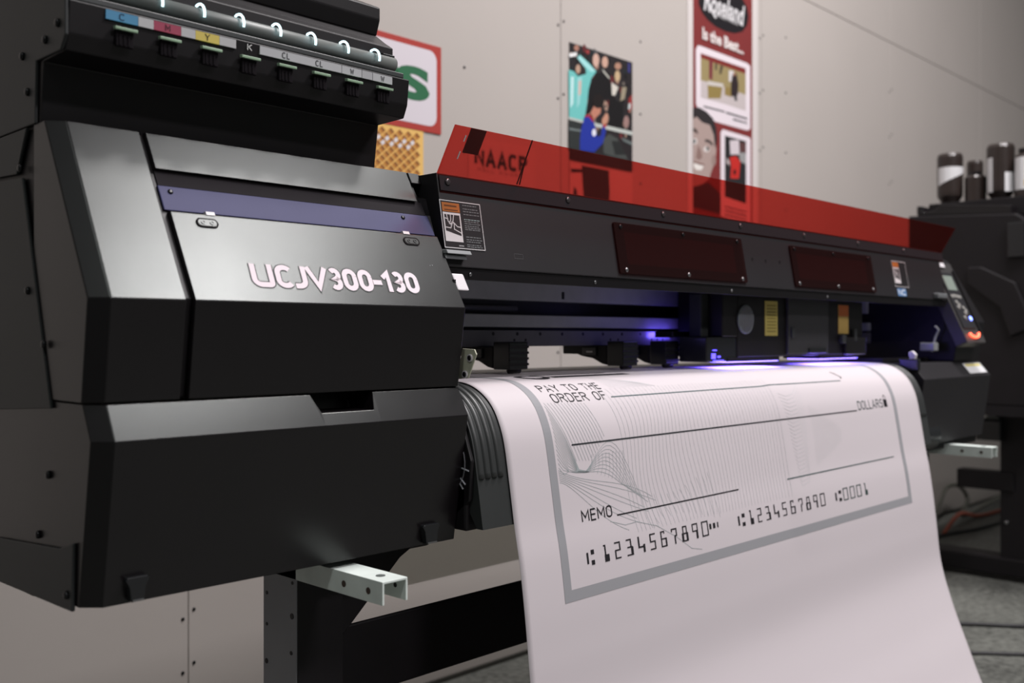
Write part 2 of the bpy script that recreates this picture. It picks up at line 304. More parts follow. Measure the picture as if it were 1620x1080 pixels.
BANNER=[
 ((30, 27, 31),[(3.247,2.308),(3.252,2.28),(3.276,2.253),(3.313,2.235),(3.367,2.222),(3.438,2.218),(3.512,2.226),(3.57,2.246),(3.605,2.28),(3.617,2.317),(3.605,2.352),(3.575,2.376),(3.529,2.392),(3.461,2.4),(3.388,2.397),(3.323,2.38),(3.276,2.353)]),
 ((222, 212, 218),[(3.232,2.104),(3.246,2.122),(3.265,2.124),(3.605,2.124),(3.629,2.117),(3.631,1.862),(3.616,1.85),(3.594,1.848),(3.369,1.847),(3.246,1.88),(3.233,1.894)]),
 ((120, 45, 42),[(3.265,2.096),(3.594,2.1),(3.594,2.078),(3.265,2.078)]),
 ((150, 135, 95),[(3.265,2.078),(3.594,2.078),(3.594,1.989),(3.435,1.989),(3.265,1.992)]),
 ((190, 180, 180),[(3.265,1.992),(3.435,1.995),(3.594,1.992),(3.594,1.926),(3.435,1.928),(3.265,1.924)]),
 ((140, 122, 72),[(3.312,1.987),(3.419,1.992),(3.406,1.945),(3.316,1.93)]),
 ((196, 190, 185),[(3.314,1.998),(3.425,2.007),(3.425,1.993),(3.314,1.981)]),
 ((140, 120, 72),[(3.435,1.995),(3.489,2.004),(3.489,1.965),(3.435,1.964)]),
 ((115, 45, 58),[(3.324,2.079),(3.349,2.081),(3.346,2.007),(3.324,2.008)]),
 ((62, 58, 50),[(3.366,2.077),(3.379,2.079),(3.379,2.051),(3.366,2.052)]),
 ((70, 62, 54),[(3.404,2.076),(3.425,2.077),(3.409,2.041),(3.396,2.041)]),
 ((205, 200, 200),[(3.466,2.068),(3.503,2.072),(3.503,2.03),(3.466,2.023)]),
 ((48, 38, 40),[(3.492,2.056),(3.524,2.068),(3.538,2.025),(3.534,1.984),(3.513,1.969),(3.482,1.97),(3.482,2.015)]),
 ((40, 40, 44),[(3.503,1.973),(3.524,1.977),(3.529,1.955),(3.51,1.955)]),
 ((150, 110, 90),[(3.518,2.062),(3.517,2.059),(3.514,2.055),(3.51,2.053),(3.506,2.052),(3.501,2.053),(3.498,2.055),(3.497,2.058),(3.498,2.062),(3.501,2.065),(3.506,2.068),(3.51,2.069),(3.514,2.068),(3.517,2.066)]),
 ((74, 74, 78),[(3.285,1.897),(3.435,1.9),(3.435,1.894),(3.285,1.891)]),
 ((74, 74, 78),[(3.445,1.899),(3.605,1.899),(3.605,1.892),(3.445,1.892)]),
 ((74, 74, 78),[(3.497,1.881),(3.605,1.88),(3.605,1.875),(3.497,1.874)]),
 ((168, 148, 142),[(3.213,1.842),(3.246,1.858),(3.294,1.844),(3.349,1.82),(3.374,1.796),(3.374,1.735),(3.366,1.69),(3.339,1.648),(3.324,1.619),(3.275,1.591),(3.213,1.574)]),
 ((48, 44, 46),[(3.213,1.877),(3.256,1.884),(3.304,1.876),(3.349,1.858),(3.374,1.824),(3.379,1.775),(3.369,1.74),(3.362,1.756),(3.356,1.793),(3.329,1.828),(3.275,1.83),(3.236,1.846),(3.213,1.834)]),
 ((72, 58, 56),[(3.213,1.799),(3.232,1.799),(3.246,1.788),(3.244,1.78),(3.222,1.786),(3.213,1.786)]),
 ((60, 50, 50),[(3.294,1.768),(3.324,1.769),(3.349,1.759),(3.349,1.748),(3.319,1.758),(3.294,1.758)]),
 ((215, 208, 205),[(3.24,1.752),(3.239,1.747),(3.234,1.742),(3.228,1.739),(3.221,1.738),(3.215,1.739),(3.211,1.743),(3.21,1.748),(3.211,1.753),(3.215,1.758),(3.221,1.761),(3.228,1.762),(3.234,1.761),(3.239,1.757)]),
 ((50, 60, 62),[(3.23,1.751),(3.229,1.747),(3.226,1.744),(3.223,1.742),(3.219,1.742),(3.216,1.743),(3.213,1.745),(3.213,1.748),(3.213,1.752),(3.216,1.755),(3.219,1.757),(3.223,1.757),(3.226,1.756),(3.229,1.754)]),
 ((215, 208, 205),[(3.326,1.733),(3.324,1.728),(3.318,1.723),(3.309,1.72),(3.299,1.719),(3.291,1.72),(3.285,1.723),(3.283,1.727),(3.285,1.732),(3.291,1.737),(3.299,1.74),(3.309,1.741),(3.318,1.74),(3.324,1.737)]),
 ((55, 60, 60),[(3.322,1.735),(3.321,1.731),(3.318,1.728),(3.314,1.726),(3.31,1.726),(3.306,1.727),(3.303,1.729),(3.302,1.732),(3.303,1.735),(3.306,1.738),(3.31,1.74),(3.314,1.741),(3.318,1.74),(3.321,1.738)]),
 ((135, 110, 104),[(3.246,1.739),(3.265,1.72),(3.275,1.695),(3.251,1.681),(3.232,1.689)]),
 ((225, 220, 215),[(3.217,1.668),(3.256,1.665),(3.285,1.666),(3.27,1.645),(3.236,1.641),(3.217,1.65)]),
 ((110, 70, 66),[(3.215,1.673),(3.26,1.67),(3.289,1.67),(3.285,1.664),(3.254,1.664),(3.217,1.667)]),
 ((150, 128, 122),[(3.372,1.696),(3.37,1.686),(3.366,1.678),(3.359,1.673),(3.352,1.672),(3.346,1.676),(3.341,1.683),(3.34,1.692),(3.341,1.702),(3.346,1.71),(3.352,1.715),(3.359,1.716),(3.366,1.713),(3.37,1.705)]),
 ((60, 26, 30),[(3.213,1.574),(3.275,1.591),(3.319,1.602),(3.384,1.576),(3.435,1.531),(3.445,1.487),(3.213,1.499)]),
 ((222, 212, 218),[(3.404,1.811),(3.419,1.825),(3.616,1.822),(3.631,1.816),(3.631,1.463),(3.404,1.478)]),
 ((40, 40, 42),[(3.435,1.802),(3.594,1.802),(3.594,1.546),(3.435,1.559)]),
 ((205, 195, 200),[(3.471,1.788),(3.54,1.8),(3.545,1.741),(3.476,1.732)]),
 ((150, 150, 150),[(3.54,1.746),(3.594,1.759),(3.594,1.707),(3.55,1.713)]),
 ((190, 45, 40),[(3.471,1.72),(3.518,1.732),(3.55,1.713),(3.54,1.643),(3.476,1.636),(3.482,1.682)]),
 ((40, 20, 20),[(3.518,1.666),(3.517,1.661),(3.514,1.656),(3.51,1.653),(3.506,1.653),(3.501,1.655),(3.498,1.659),(3.497,1.664),(3.498,1.669),(3.501,1.674),(3.506,1.677),(3.51,1.678),(3.514,1.676),(3.517,1.672)]),
 ((90, 60, 60),[(3.545,1.792),(3.594,1.793),(3.594,1.753),(3.545,1.752)]),
 ((170, 160, 160),[(3.445,1.717),(3.471,1.703),(3.471,1.686),(3.445,1.694)]),
 ((95, 95, 100),[(3.435,1.522),(3.599,1.515),(3.599,1.51),(3.435,1.517)]),
 ((95, 95, 100),[(3.435,1.507),(3.599,1.499),(3.599,1.493),(3.435,1.502)]),
 ((95, 95, 100),[(3.435,1.491),(3.599,1.482),(3.599,1.477),(3.435,1.486)]),
 ((95, 95, 100),[(3.435,1.475),(3.599,1.466),(3.599,1.461),(3.435,1.47)])]

# ------------------------------------------------------------------ the setting
WALLY = 2.16
def concrete():
    m = bpy.data.materials.new('concrete_floor'); m.use_nodes = True; nt = m.node_tree; b = nt.nodes['Principled BSDF']
    tc = nt.nodes.new('ShaderNodeTexCoord')
    n1 = nt.nodes.new('ShaderNodeTexNoise'); n1.inputs['Scale'].default_value = 3; n1.inputs['Detail'].default_value = 8
    n2 = nt.nodes.new('ShaderNodeTexNoise'); n2.inputs['Scale'].default_value = 45; n2.inputs['Detail'].default_value = 6
    mx = nt.nodes.new('ShaderNodeMath'); mx.operation = 'MULTIPLY_ADD'; mx.inputs[1].default_value = .55
    r = nt.nodes.new('ShaderNodeValToRGB'); e = r.color_ramp.elements
    e[0].position = .35; e[0].color = (*lin((54, 55, 52)), 1); e[1].position = .72; e[1].color = (*lin((122, 124, 118)), 1)
    for n in (n1, n2): nt.links.new(tc.outputs['Object'], n.inputs['Vector'])
    md = nt.nodes.new('ShaderNodeMath'); md.operation = 'MULTIPLY'; md.inputs[1].default_value = .45
    nt.links.new(n1.outputs['Fac'], md.inputs[0]); nt.links.new(n2.outputs['Fac'], mx.inputs[0]); nt.links.new(md.outputs[0], mx.inputs[2])
    nt.links.new(mx.outputs[0], r.inputs['Fac']); nt.links.new(r.outputs['Color'], b.inputs['Base Color'])
    bp = nt.nodes.new('ShaderNodeBump'); bp.inputs['Strength'].default_value = .15; nt.links.new(n2.outputs['Fac'], bp.inputs['Height']); nt.links.new(bp.outputs['Normal'], b.inputs['Normal'])
    b.inputs['Roughness'].default_value = .6
    return m
CONC = concrete()
WALLM = mat('wall_panel_paint', (180, 173, 168), .65, spec=.25, noise=.025, nscale=1.4, bump=.06, bscale=60)
GAPM = mat('wall_gap', (62, 62, 58), .9)
fl = MB().box(-4, 9, -5, WALLY+.1, -.05, 0).build('floor', CONC, None, kind='structure')
wl = MB().box(-4, 9, WALLY+.012, WALLY+.1, 0, 3.5).build('wall_back', GAPM, None, kind='structure')
seams = [-4, -2.73, -1.44, -.15, 1.14, 2.453, 3.725, 5.0, 6.28, 7.56, 9]
for i in range(len(seams)-1):
    for z0, z1 in ((.012, 2.505), (2.509, 3.5)):
        MB().box(seams[i]+.0012, seams[i+1]-.0012, WALLY, WALLY+.012, z0, z1).build('panel', WALLM, wl, bevel=.0006)
for xs in seams[4:8]:
    for dx in (-.014, .014):
        for k, z in enumerate((.22, .345, .62, .95, 1.3, 1.78, 2.02, 2.25)):
            screw((xs+dx, WALLY, z + (.018 if dx > 0 else 0)), (0, -1, 0), .0042, wl, DSCREW, 'panel_screw')
for xs in (2.02, 2.885, 3.93):
    for z in (1.55, 1.80, 2.06, 2.3):
        screw((xs, WALLY, z), (0, -1, 0), .0042, wl, DSCREW, 'panel_screw')
MB().box(-4, 9, WALLY-.008, WALLY, 0, .012).build('shadow_gap_1', mat('gap_shadow_dark', (45, 44, 38), .8), None, kind='structure')  # dark strip drawn as the shadow gap where wall meets floor

# ------------------------------------------------------------------ the printer
pr = empty('wide_format_printer', (1.7, 1.3, 0), 'large charcoal roll printer with red visor, printing the white cheque banner', 'printer')
SL = .57
def sy(z, off=0): return 1.0 + SL*(z-1.04) + off          # the sloping front of both end housings
def chamfer_prism(prof, front, x0, x1, c):
    """prism along X whose flagged front points step back at the x0 end"""
    a = [(x0, y + (c if i in front else 0), z) for i, (y, z) in enumerate(prof)]
    return MB().rings([a, [(x0+c, y, z) for y, z in prof], [(x1, y, z) for y, z in prof]])
# left housing: recessed body, corner panel, door, top strip
body = [(1.024, .934), (1.0085, 1.042), (sy(1.235, .0075), 1.235), (1.135, 1.238), (1.42, 1.238), (1.42, .934)]
lh = chamfer_prism(body, (0, 1, 2), .429, .936, .018).build('left_housing', BK, pr, bevel=.001)
corner = [(1.015, .932), (1.0, 1.04), (sy(1.222), 1.222), (sy(1.238), 1.238), (1.16, 1.238), (1.16, .932)]
chamfer_prism(corner, (0, 1, 2, 3), .426, .526, .017).build('corner_panel', CH, pr, bevel=.0012)
door_prof = [(1.015, .932), (1.0, 1.04), (sy(1.142), 1.142), (sy(1.142, .007), 1.142), (1.008, 1.042), (1.023, .932)]
door = MB().prism(door_prof, .536, .938).build('front_door', CH, pr, bevel=.0012)
MB().prism([(sy(1.193), 1.193), (sy(1.238), 1.238), (sy(1.238, .0072), 1.238), (sy(1.193, .0072), 1.193)], .533, .926).build('top_strip', CH, pr, bevel=.001)
MB().prism([(sy(1.222), 1.222), (sy(1.238), 1.238), (1.3, 1.238), (1.3, 1.222)], .9285, .948).build('top_end_strip', CH, pr, bevel=.001)
pst = MB().prism([(sy(1.1435, .004), 1.1435), (sy(1.173, .004), 1.173), (sy(1.173, .0074), 1.173), (sy(1.1435, .0074), 1.1435)], .532, .938).build('violet_strip', PUR, pr, bevel=.001)
MB().prism([(sy(1.1735, .0056), 1.1735), (sy(1.1928, .0056), 1.1928), (sy(1.1928, .008), 1.1928), (sy(1.1735, .008), 1.1735)], .5335, .9365).build('recess_band', mat('recess_black', (40, 37, 40), .75, spec=.08), pr)
nrm = (0, -.8688, .4952)
for x in (.5456, .8895): screw((x, sy(1.1664, .004), 1.1664), nrm, .0032, pst, DSCREW)
for x in (.5805, .875):
    MB().prism([(sy(1.1415, -.001), 1.1415), (sy(1.1455, -.001), 1.1455), (sy(1.1455, .006), 1.1455), (sy(1.1415, .006), 1.1415)], x, x+.011).build('white_catch', WHITE, door)
def on_slope(p, k): z = 1.04 + p[1]/1.151; return (p[0], sy(z) - k*.8688, z + k*.4952)     # p = (x, distance up the slope)
def slope_plate(poly, k0, k1):
    return MB().rings([[on_slope(p, k0) for p in poly], [on_slope(p, k1) for p in poly]])
for x0 in (.5645, .8705):
    x1 = x0+.0277; s0 = (1.1256-1.04)*1.151; s1 = (1.1365-1.04)*1.151
    lt = slope_plate(rr(x0, x1, s0, s1, .006), .0002, .0012).build('latch', mat('latch_rubber', (16, 14, 16), .7, spec=.1), door)
    slope_plate(rr(x0+.0022, x1-.0022, s0+.002, s1-.002, .004), .0011, .0014).build('latch_recess', CH, lt)
    for dx in (.0085, .0195):
        MB().lathe(on_slope((x0+dx, (s0+s1)/2), .0013), nrm, [(0, 0), (.0028, 0), (.0028, .0008), (.0016, .0008), (.0014, .0002), (0, .0002)], 12).build('latch_screw', CH, lt)
# model lettering
XS = [('U', .6140, .6440), ('C', .6468, .6708), ('J', .6715, .6905), ('V', .6905, .7215), ('3', .7230, .7420), ('0', .7438, .7660), ('0', .7678, .7900), ('-', .7900, .8052), ('1', .8062, .8213), ('3', .8232, .8424), ('0', .8444, .8668)]
for nm, wd, k, rgb in (('lettering_outline', .0098, .0003, (70, 74, 74)), ('lettering', .0070, .0005, (232, 218, 225))):
    m = MB(); s0 = (1.0577-1.04)*1.151; hh = .0325
    for ch, a, b in XS:
        gw, st = glyph(ch); pad = .0036
        for pl in st:
            pts = [(a+pad + px/gw*(b-a-2*pad) + .05*py*hh, s0+.0036 + py*(hh-.0072)) for px, py in pl]
            ink(m, ribbon(pts, wd, cap=.0030 if ch in 'UJV-1' else 0), rgb, on_slope, k)
            k += .00002
    m.build(nm, print_mat(), door)
for q in ((.902, 1.098), (.906, 1.0985)): MB().lathe(on_slope((q[0], (q[1]-1.04)*1.151), 0), nrm, [(0, 0), (.0008, 0), (.0006, .0006), (0, .0006)], 8).build('speck', SCREW, door)
wt = MB().prism([(sy(1.065, .001), 1.065), (sy(1.089, .001), 1.089), (sy(1.089, .006), 1.089), (sy(1.065, .006), 1.065)], .9385, .9605).build('white_tab', WHITE, pr, bevel=.002)
# side panels of the left end (facing the room's left)
def side_plate(name, poly, m=CHG, x=.4235, t=.004): return MB().plateX(poly, x, x+t).build(name, m, pr, bevel=.0012)
sp1 = side_plate('side_panel', [(1.188, 1.181), (1.106, .923), (1.42, .905), (1.42, 1.192)])
sp2 = side_plate('side_panel', [(1.05, .714), (1.047, .786), (1.085, .775), (1.268, .761), (1.42, .74), (1.42, .706)])
sp3 = side_plate('side_panel', [(1.067, 1.56), (1.067, 1.319), (1.08, 1.305), (1.147, 1.306), (1.15, 1.2375), (1.42, 1.2375), (1.42, 1.56)])
sp4 = side_plate('side_panel', [(1.205, 1.187), (1.175, 1.236), (1.42, 1.236), (1.42, 1.197)])
for par, l in ((sp1, [(1.168, 1.052), (1.121, .992)]), (sp3, [(1.084, 1.334), (1.118, 1.323), (1.184, 1.318), (1.169, 1.275)]), (sp4, [(1.19, 1.192)]), (sp2, [(1.061, .730)])):
    for y, z in l: screw((.4235, y, z), (-1, 0, 0), .0046, par, DSCREW, h=.004)
for y, z in ((1.118, .85), (1.147, .781)): screw((.427, y, z), (-1, 0, 0), .0046, pr, DSCREW, h=.004)
# lower drawer with a cut hand grip
full = [(1.40, .930), (1.06, .930), (1.035, .930), (1.015, .930), (.995, .893), (1.024, .719), (1.40, .719)]
cut = [(1.40, .930), (1.06, .930), (1.055, .908), (1.0033, .908), (.995, .893), (1.024, .719), (1.40, .719)]
def ring(prof, x, c=0, fr=(3, 4, 5)): return [(x, y + (c if i in fr else 0), z) for i, (y, z) in enumerate(prof)]
dr = MB().rings([ring(full, .4275, .018), ring(full, .445), ring(full, .694), ring(cut, .7035), ring(cut, .782), ring(full, .7885), ring(full, .938)]).build('waste_drawer', CH, pr, bevel=.0008)
for x0, x1 in ((.464, .490), (.872, .902)):
    cl = MB().plateY([(x0, .745), (x0+.004, .738), (x0+.006, .722), (x1-.006, .722), (x1-.004, .738), (x1, .745), (x1-.002, .748), (x0+.002, .748)], 1.012, 1.022).build('drawer_clip', BKG, dr, bevel=.0008)
    MB().box(x0+.007, x1-.007, 1.0105, 1.0125, .7225, .7245).build('clip_wire', SCREW, cl)
MB().box(.44, .936, 1.20, 1.40, .700, .719).build('drawer_tray', BKM, pr, bevel=.001)

# ink tower on the left housing
tower = [(1.145, 1.238), (1.135, 1.304), (1.078, 1.305), (1.070, 1.322), (1.066, 1.357), (1.078, 1.3585), (1.102, 1.360), (1.102, 1.408), (1.118, 1.418), (1.139, 1.433), (1.40, 1.433), (1.40, 1.238)]
tw = MB().prism(tower, .4275, .893).build('ink_tower', BK, pr, bevel=.0015)
MB().prism([(1.139, 1.433), (1.131, 1.454), (1.131, 1.472), (1.175, 1.492), (1.40, 1.54), (1.40, 1.433)], .4275, .893).build('tower_lid', BK, pr, bevel=.002)
MB().cyl((.4275, 1.0905, 1.3805), (.884, 1.0905, 1.3805), .0098, 24).build('ink_rail', mat('rail_plastic', (104, 108, 106), .45, noise=.05), tw, smooth=True)
MB().box(.4275, .886, 1.070, 1.090, 1.3585, 1.3655).build('rail_ledge', mat('ledge_grey', (58, 61, 62), .4), tw, bevel=.001)
for k, (z, dy) in enumerate(((1.385, 0), (1.396, .004), (1.406, .010))):
    MB().box(.872, .893, 1.094+dy, 1.106+dy, z-.008, z+.001).build('end_clip', BKG, tw, bevel=.001)
F = 1.066
labs = [(.4662, .5023, (58, 128, 168)), (.5027, .5204, (178, 178, 180)), (.5206, .5532, (150, 44, 74)), (.5535, .571, (178, 178, 180)), (.5712, .6015, (200, 180, 84)), (.6018, .6235, (178, 178, 180)), (.656, .7772, (176, 177, 180)), (.778, .8098, (176, 177, 180)), (.8106, .8278, (168, 169, 172)), (.8286, .8617, (176, 177, 180))]
for a, b, rgb in labs:
    MB().box(a, b, F-.0008, F+.004, 1.3445, 1.3548).build('ink_label', mat('ink_label_%d_%d_%d' % rgb, rgb, .55), tw)
for ch, xc, rgb in (('C', .484, (30, 60, 90)), ('M', .537, (60, 22, 34)), ('Y', .586, (50, 45, 30)), ('K', .6415, (215, 215, 215)), ('CL', .6925, (40, 40, 44)), ('CL', .742, (40, 40, 44)), ('W', .794, (40, 40, 44)), ('W', .845, (40, 40, 44))):
    wd = .0046*len(ch)+.0006
    m = MB(); ink(m, words(ch, xc-wd/2, 1.3465, .0064, w=.17, sp=.35, width=wd), rgb, wall_map(F-.0008), .0004)
    m.build('ink_letter', print_mat(), tw)
GRN = mat('lever_green', (150, 178, 150), .35, noise=.1)
mat('slot_dark', (30, 27, 30), .8, spec=.05)
for i in range(8):
    x0 = .4745 + .0514*i; 
    sl = MB().box(x0+.003, x0+.0225, F-.0012, F+.003, 1.3175, 1.336).build('ink_slot', MATS['slot_dark'], tw, bevel=.0008)
    MB().plateX([(F-.006, 1.3344), (F-.0062, 1.3376), (F, 1.3388), (F, 1.3352)], x0, x0+.0255).build('slot_lever', GRN, sl, bevel=.0005)
    for q in range(3): MB().box(x0+.006+q*.005, x0+.008+q*.005, F-.0022, F-.001, 1.319, 1.331).build('slot_rib', MATS['slot_dark'], sl)
LED = mat('led_arc', (215, 250, 255), .4, emit=(205, 246, 255), estr=2.6)
for i in range(8):
    x = .4845 + .052*i
    MB().tube([(x, 1.0905-.0145*math.sin(math.radians(a)), 1.3805+.0142*math.cos(math.radians(a))) for a in range(-22, 112, 8)], .0015, 8).build('led_arc', LED, tw, smooth=True)

# carriage cover, visor and what is fixed to it
def cy(z, off=0): return 1.066 + .18*(z-1.2) + off
def on_cover(p, k): return (p[0], cy(p[1]) - k, p[1])
XC0, XC1 = .948, 2.79
cov = MB().prism([(cy(1.236), 1.236), (cy(1.10), 1.10), (cy(1.10, .012), 1.10), (cy(1.2, .03), 1.2), (1.125, 1.212), (1.125, 1.236)], XC0, XC1).build('carriage_cover', mat('cover_charcoal', (33, 31, 34), .5, spec=.4, noise=.06, nscale=7, bump=.04, bscale=900), pr, bevel=.0015)
MB().box(XC0+.004, XC1, 1.125, 1.42, 1.205, 1.24).build('top_housing', BK, pr, bevel=.003)
MB().prism([(cy(1.10, .003), 1.0995), (1.052, 1.083), (1.056, 1.083), (cy(1.10, .012), 1.0995)], XC0, XC1).build('cover_lip', BK, cov, bevel=.0006)
for x in (.995, 1.28, 1.7, 2.1): screw((x, 1.0512, 1.091), (0, -1, 0), .003, cov, SCREW)
t = .003
vis = [(cy(1.208, -.001), 1.208), (cy(1.234, -.001), 1.234), (1.0335, 1.2985), (1.0335+t*.86, 1.2985+t*.5), (cy(1.234, t), 1.2355), (cy(1.208, -.0002), 1.208)]
vz = MB().prism(vis, .951, 2.815).build('red_visor', RED, pr, bevel=0)
for i in range(8):
    if i < 7: screw((.9655+.2643*i, cy(1.2238, -.0026), 1.2238), (0, -1, .1), .0052, vz, mat('visor_screw', (96, 90, 92), .28, metal=.7), h=.003)
MB().prism([(cy(1.2105, -.0026), 1.2105), (cy(1.2325, -.0026), 1.2325), (cy(1.2325, -.0011), 1.2325), (cy(1.2105, -.0011), 1.2105)], .9505, 2.813).build('visor_frame', mat('recess_black', (40, 37, 40), .75, spec=.08), pr)
def on_visor(p, k):        # p = (x, height fraction above the fold)
    return (p[0], 1.0715 + (1.0335-1.0715)*p[1] - k, 1.234 + (1.2985-1.234)*p[1] - k*.55)
for a, b in ((.845, .72), (.52, .36)):
    m = MB(); m.rings([[on_visor(q, .0005) for q in ((.9735, b), (.9755, b), (.9757, a), (.9737, a))], [on_visor(q, .0012) for q in ((.9735, b), (.9755, b), (.9757, a), (.9737, a))]])
    m.build('visor_slot', WHITE, vz)
m = MB(); q4 = ((.986, .48), (1.0165, .48), (1.0165, .99), (.986, .99))
m.rings([[on_visor(q, -.0045) for q in q4], [on_visor(q, -.0055) for q in q4]]); m.build('visor_sticker', BK, vz)
for dx, a_ in ((0, 1.0), (.006, .55)):
    q4 = ((1.1165+dx, .02), (1.1185+dx, .02), (1.1145+dx*.3, a_), (1.1125+dx*.3, a_)); m = MB()
    m.rings([[on_visor(q, -.0040) for q in q4], [on_visor(q, -.0050) for q in q4]]); m.build('visor_seam', BK, vz)
# red tinted windows in the cover
for x0, x1 in ((1.341, 1.752), (1.947, 2.344)):
    w = MB().rings([[on_cover(p, .0004) for p in rr(x0, x1, 1.1085, 1.197, .004, 3)], [on_cover(p, .0040) for p in rr(x0, x1, 1.1085, 1.197, .004, 3)]]).build('tinted_window', DRED, pr)
    MB().rings([[on_cover(p, .00005) for p in rr(x0+.03, x1-.03, 1.126, 1.182, .004, 3)], [on_cover(p, .0003) for p in rr(x0+.03, x1-.03, 1.126, 1.182, .004, 3)]]).build('window_opening', mat('window_dark', (104, 60, 62), .5), w)
    for k in range(3):
        for z in (1.115, 1.190): screw(on_cover((x0+.018+(x1-x0-.036)*k/2, z), .0040), (0, -1, .18), .0042, w, SCREW if z < 1.15 else DSCREW)
for x, z in ((1.79, 1.158), (1.842, 1.157), (1.90, 1.158)):
    MB().lathe(on_cover((x, z), -.0006), (0, -1, .18), [(0, 0), (.0036, 0), (.0036, .001), (.002, .001), (.002, .0004), (0, .0004)], 10).build('cover_plug', BK, cov)
# warning label, small far label, badges
def warning(x0, x1, z0, z1, full=True):
    lb = MB().rings([[on_cover(p, .0002) for p in ((x0, z0), (x1, z0), (x1, z1), (x0, z1))], [on_cover(p, .0008) for p in ((x0, z0), (x1, z0), (x1, z1), (x0, z1))]]).build('warning_label', mat('label_black', (34, 31, 34), .4), cov)
    W = x1-x0; Hh = z1-z0
    P = lambda l: [(x0+a*W, z0+b*Hh) for a, b in l]
    m = MB()
    ink(m, ribbon(P([(.01, .01), (.99, .01), (.99, .99), (.01, .99)]), .0012, True), (206, 206, 208), on_cover, .0010)
    ink(m, [P([(.05, .76), (.47, .76), (.47, .95), (.05, .95)])], (168, 98, 44), on_cover, .0010)
    ink(m, [P([(.05, .14), (.47, .14), (.47, .745), (.05, .745)])], (212, 210, 212), on_cover, .0010)
    ink(m, [P([(.08, .36), (.44, .27), (.44, .70), (.08, .70)])], (44, 40, 42), on_cover, .0012)
    for l in ([(.08, .43), (.2, .42), (.24, .55), (.29, .52), (.28, .40), (.44, .33)], [(.13, .7), (.15, .56), (.2, .5), (.26, .56), (.36, .46), (.44, .45)], [(.22, .7), (.22, .6), (.17, .5)], [(.30, .7), (.27, .58), (.2, .42)], [(.08, .62), (.16, .6)]):
        ink(m, ribbon(P(l), .0014*W/.081), (206, 204, 206), on_cover, .0014)
    rnd = random.Random(3)
    if full:
        for k, (a, b) in enumerate(((.97, .95), (.9, .87), (.8, .80), (.74, .735), (.645, .62), (.6, .58), (.555, .535), (.505, .49), (.465, .45), (.43, .41), (.27, .255), (.215, .20), (.17, .155), (.105, .09), (.065, .05))):
            z = (a+b)/2 if a < .9 else (a+b)/2-.03; xe = .55
            while xe < .9:
                wd = rnd.uniform(.02, .08); ink(m, [P([(xe, z-.009), (min(xe+wd, .94), z-.009), (min(xe+wd, .94), z+.009), (xe, z+.009)])], (118, 122, 124) if k not in (4,) else (140, 160, 160), on_cover, .0010); xe += wd+.015
        ink(m, [P([(.1, .87), (.4, .87), (.4, .9), (.1, .9)]), P([(.1, .79), (.42, .79), (.42, .81), (.1, .81)])], (92, 52, 26), on_cover, .0012)
        ink(m, [P([(.35, .05), (.47, .05), (.47, .075), (.35, .075)])], (150, 150, 152), on_cover, .0010)
    m.build('label_print', print_mat(), lb)
warning(.9462, 1.0272, 1.127, 1.197)
warning(2.466, 2.55, 1.127, 1.193, False)
bt = MB().rings([[on_cover(p, .0002) for p in rr(2.473, 2.526, 1.1035, 1.123, .004, 3)], [on_cover(p, .0012) for p in rr(2.473, 2.526, 1.1035, 1.123, .004, 3)]]).build('blue_badge', mat('badge_blue', (84, 124, 170), .4), cov)
m = MB(); ink(m, words('NC', 2.478, 1.107, .0125, w=.22, width=.042), (220, 228, 236), on_cover, .0014); m.build('badge_print', print_mat(), bt)
# clear catch under the warning label
ct = MB().prism([(cy(1.124, -.001), 1.124), (cy(1.124, -.014), 1.123), (cy(1.118, -.016), 1.1175), (cy(1.118, -.001), 1.1175)], .937, .984).build('cover_catch', mat('clear_plastic', (150, 152, 154), .2, spec=.6), cov, bevel=.001)
MB().prism([(cy(1.117, -.001), 1.117), (cy(1.117, -.010), 1.1165), (cy(1.110, -.011), 1.1105), (cy(1.110, -.001), 1.1105)], .937, .978).build('catch_hook', mat('clear_plastic2', (112, 114, 116), .25), ct, bevel=.001)
m = MB(); ink(m, words('PL.HAND', 1.090, 1.1245, .004, w=.12, width=.018) + words('CAUTION', 1.090, 1.119, .003, w=.12, width=.018) if False else ribbon([(1.088, 1.1265), (1.107, 1.1265), (1.107, 1.1195), (1.088, 1.1195)], .0006, True), (84, 84, 86), on_cover, .0003); m.build('moulded_mark', print_mat(), cov)

# rails and beam behind the opening
XB0, XB1 = .938, 2.79
ur = MB().box(XB0, XB1, 1.27, 1.30, 1.068, 1.205).build('upper_rail', RAILM, pr, bevel=.001)
MB().box(1.445, 1.452, 1.2692, 1.272, 1.073, 1.087).build('rail_slot', BK, ur)
MB().box(XB0, XB1, 1.30, 1.34, 1.008, 1.075).build('rail_recess', BK, pr)
MB().box(XB0, XB1, 1.262, 1.30, 1.018, 1.041).build('guide_rail', RAILM, pr, bevel=.002)
MB().cyl((XB0, 1.292, 1.052), (1.34, 1.292, 1.052), .006, 10).build('guide_rod', RAILD, pr, smooth=True)
bm_ = MB().box(XB0, XB1, 1.262, 1.35, .983, 1.0125).build('pinch_beam', RAILD, pr, bevel=.001)
for i in range(9):
    MB().lathe((1.251+.062*i, 1.2622, 1.006), (0, -1, 0), [(0, 0), (.0034, 0), (.0034, .0006), (0, .0006)], 10).build('beam_hole', BK, bm_)
for x in (1.305, 1.335, 1.585, 1.61, 1.725, 1.745, 1.765):
    MB().lathe((x, 1.2622, .9945), (0, -1, 0), [(0, 0), (.0028, 0), (.0028, .0006), (0, .0006)], 10).build('beam_hole', BK, bm_)
MB().box(XB0, XB1, 1.34, 1.42, .995, 1.206).build('rear_housing', BK, pr)
pt_ = MB().box(XB0, 2.62, 1.12, 1.46, .905, .9335).build('platen', PLATE, pr, bevel=.002)
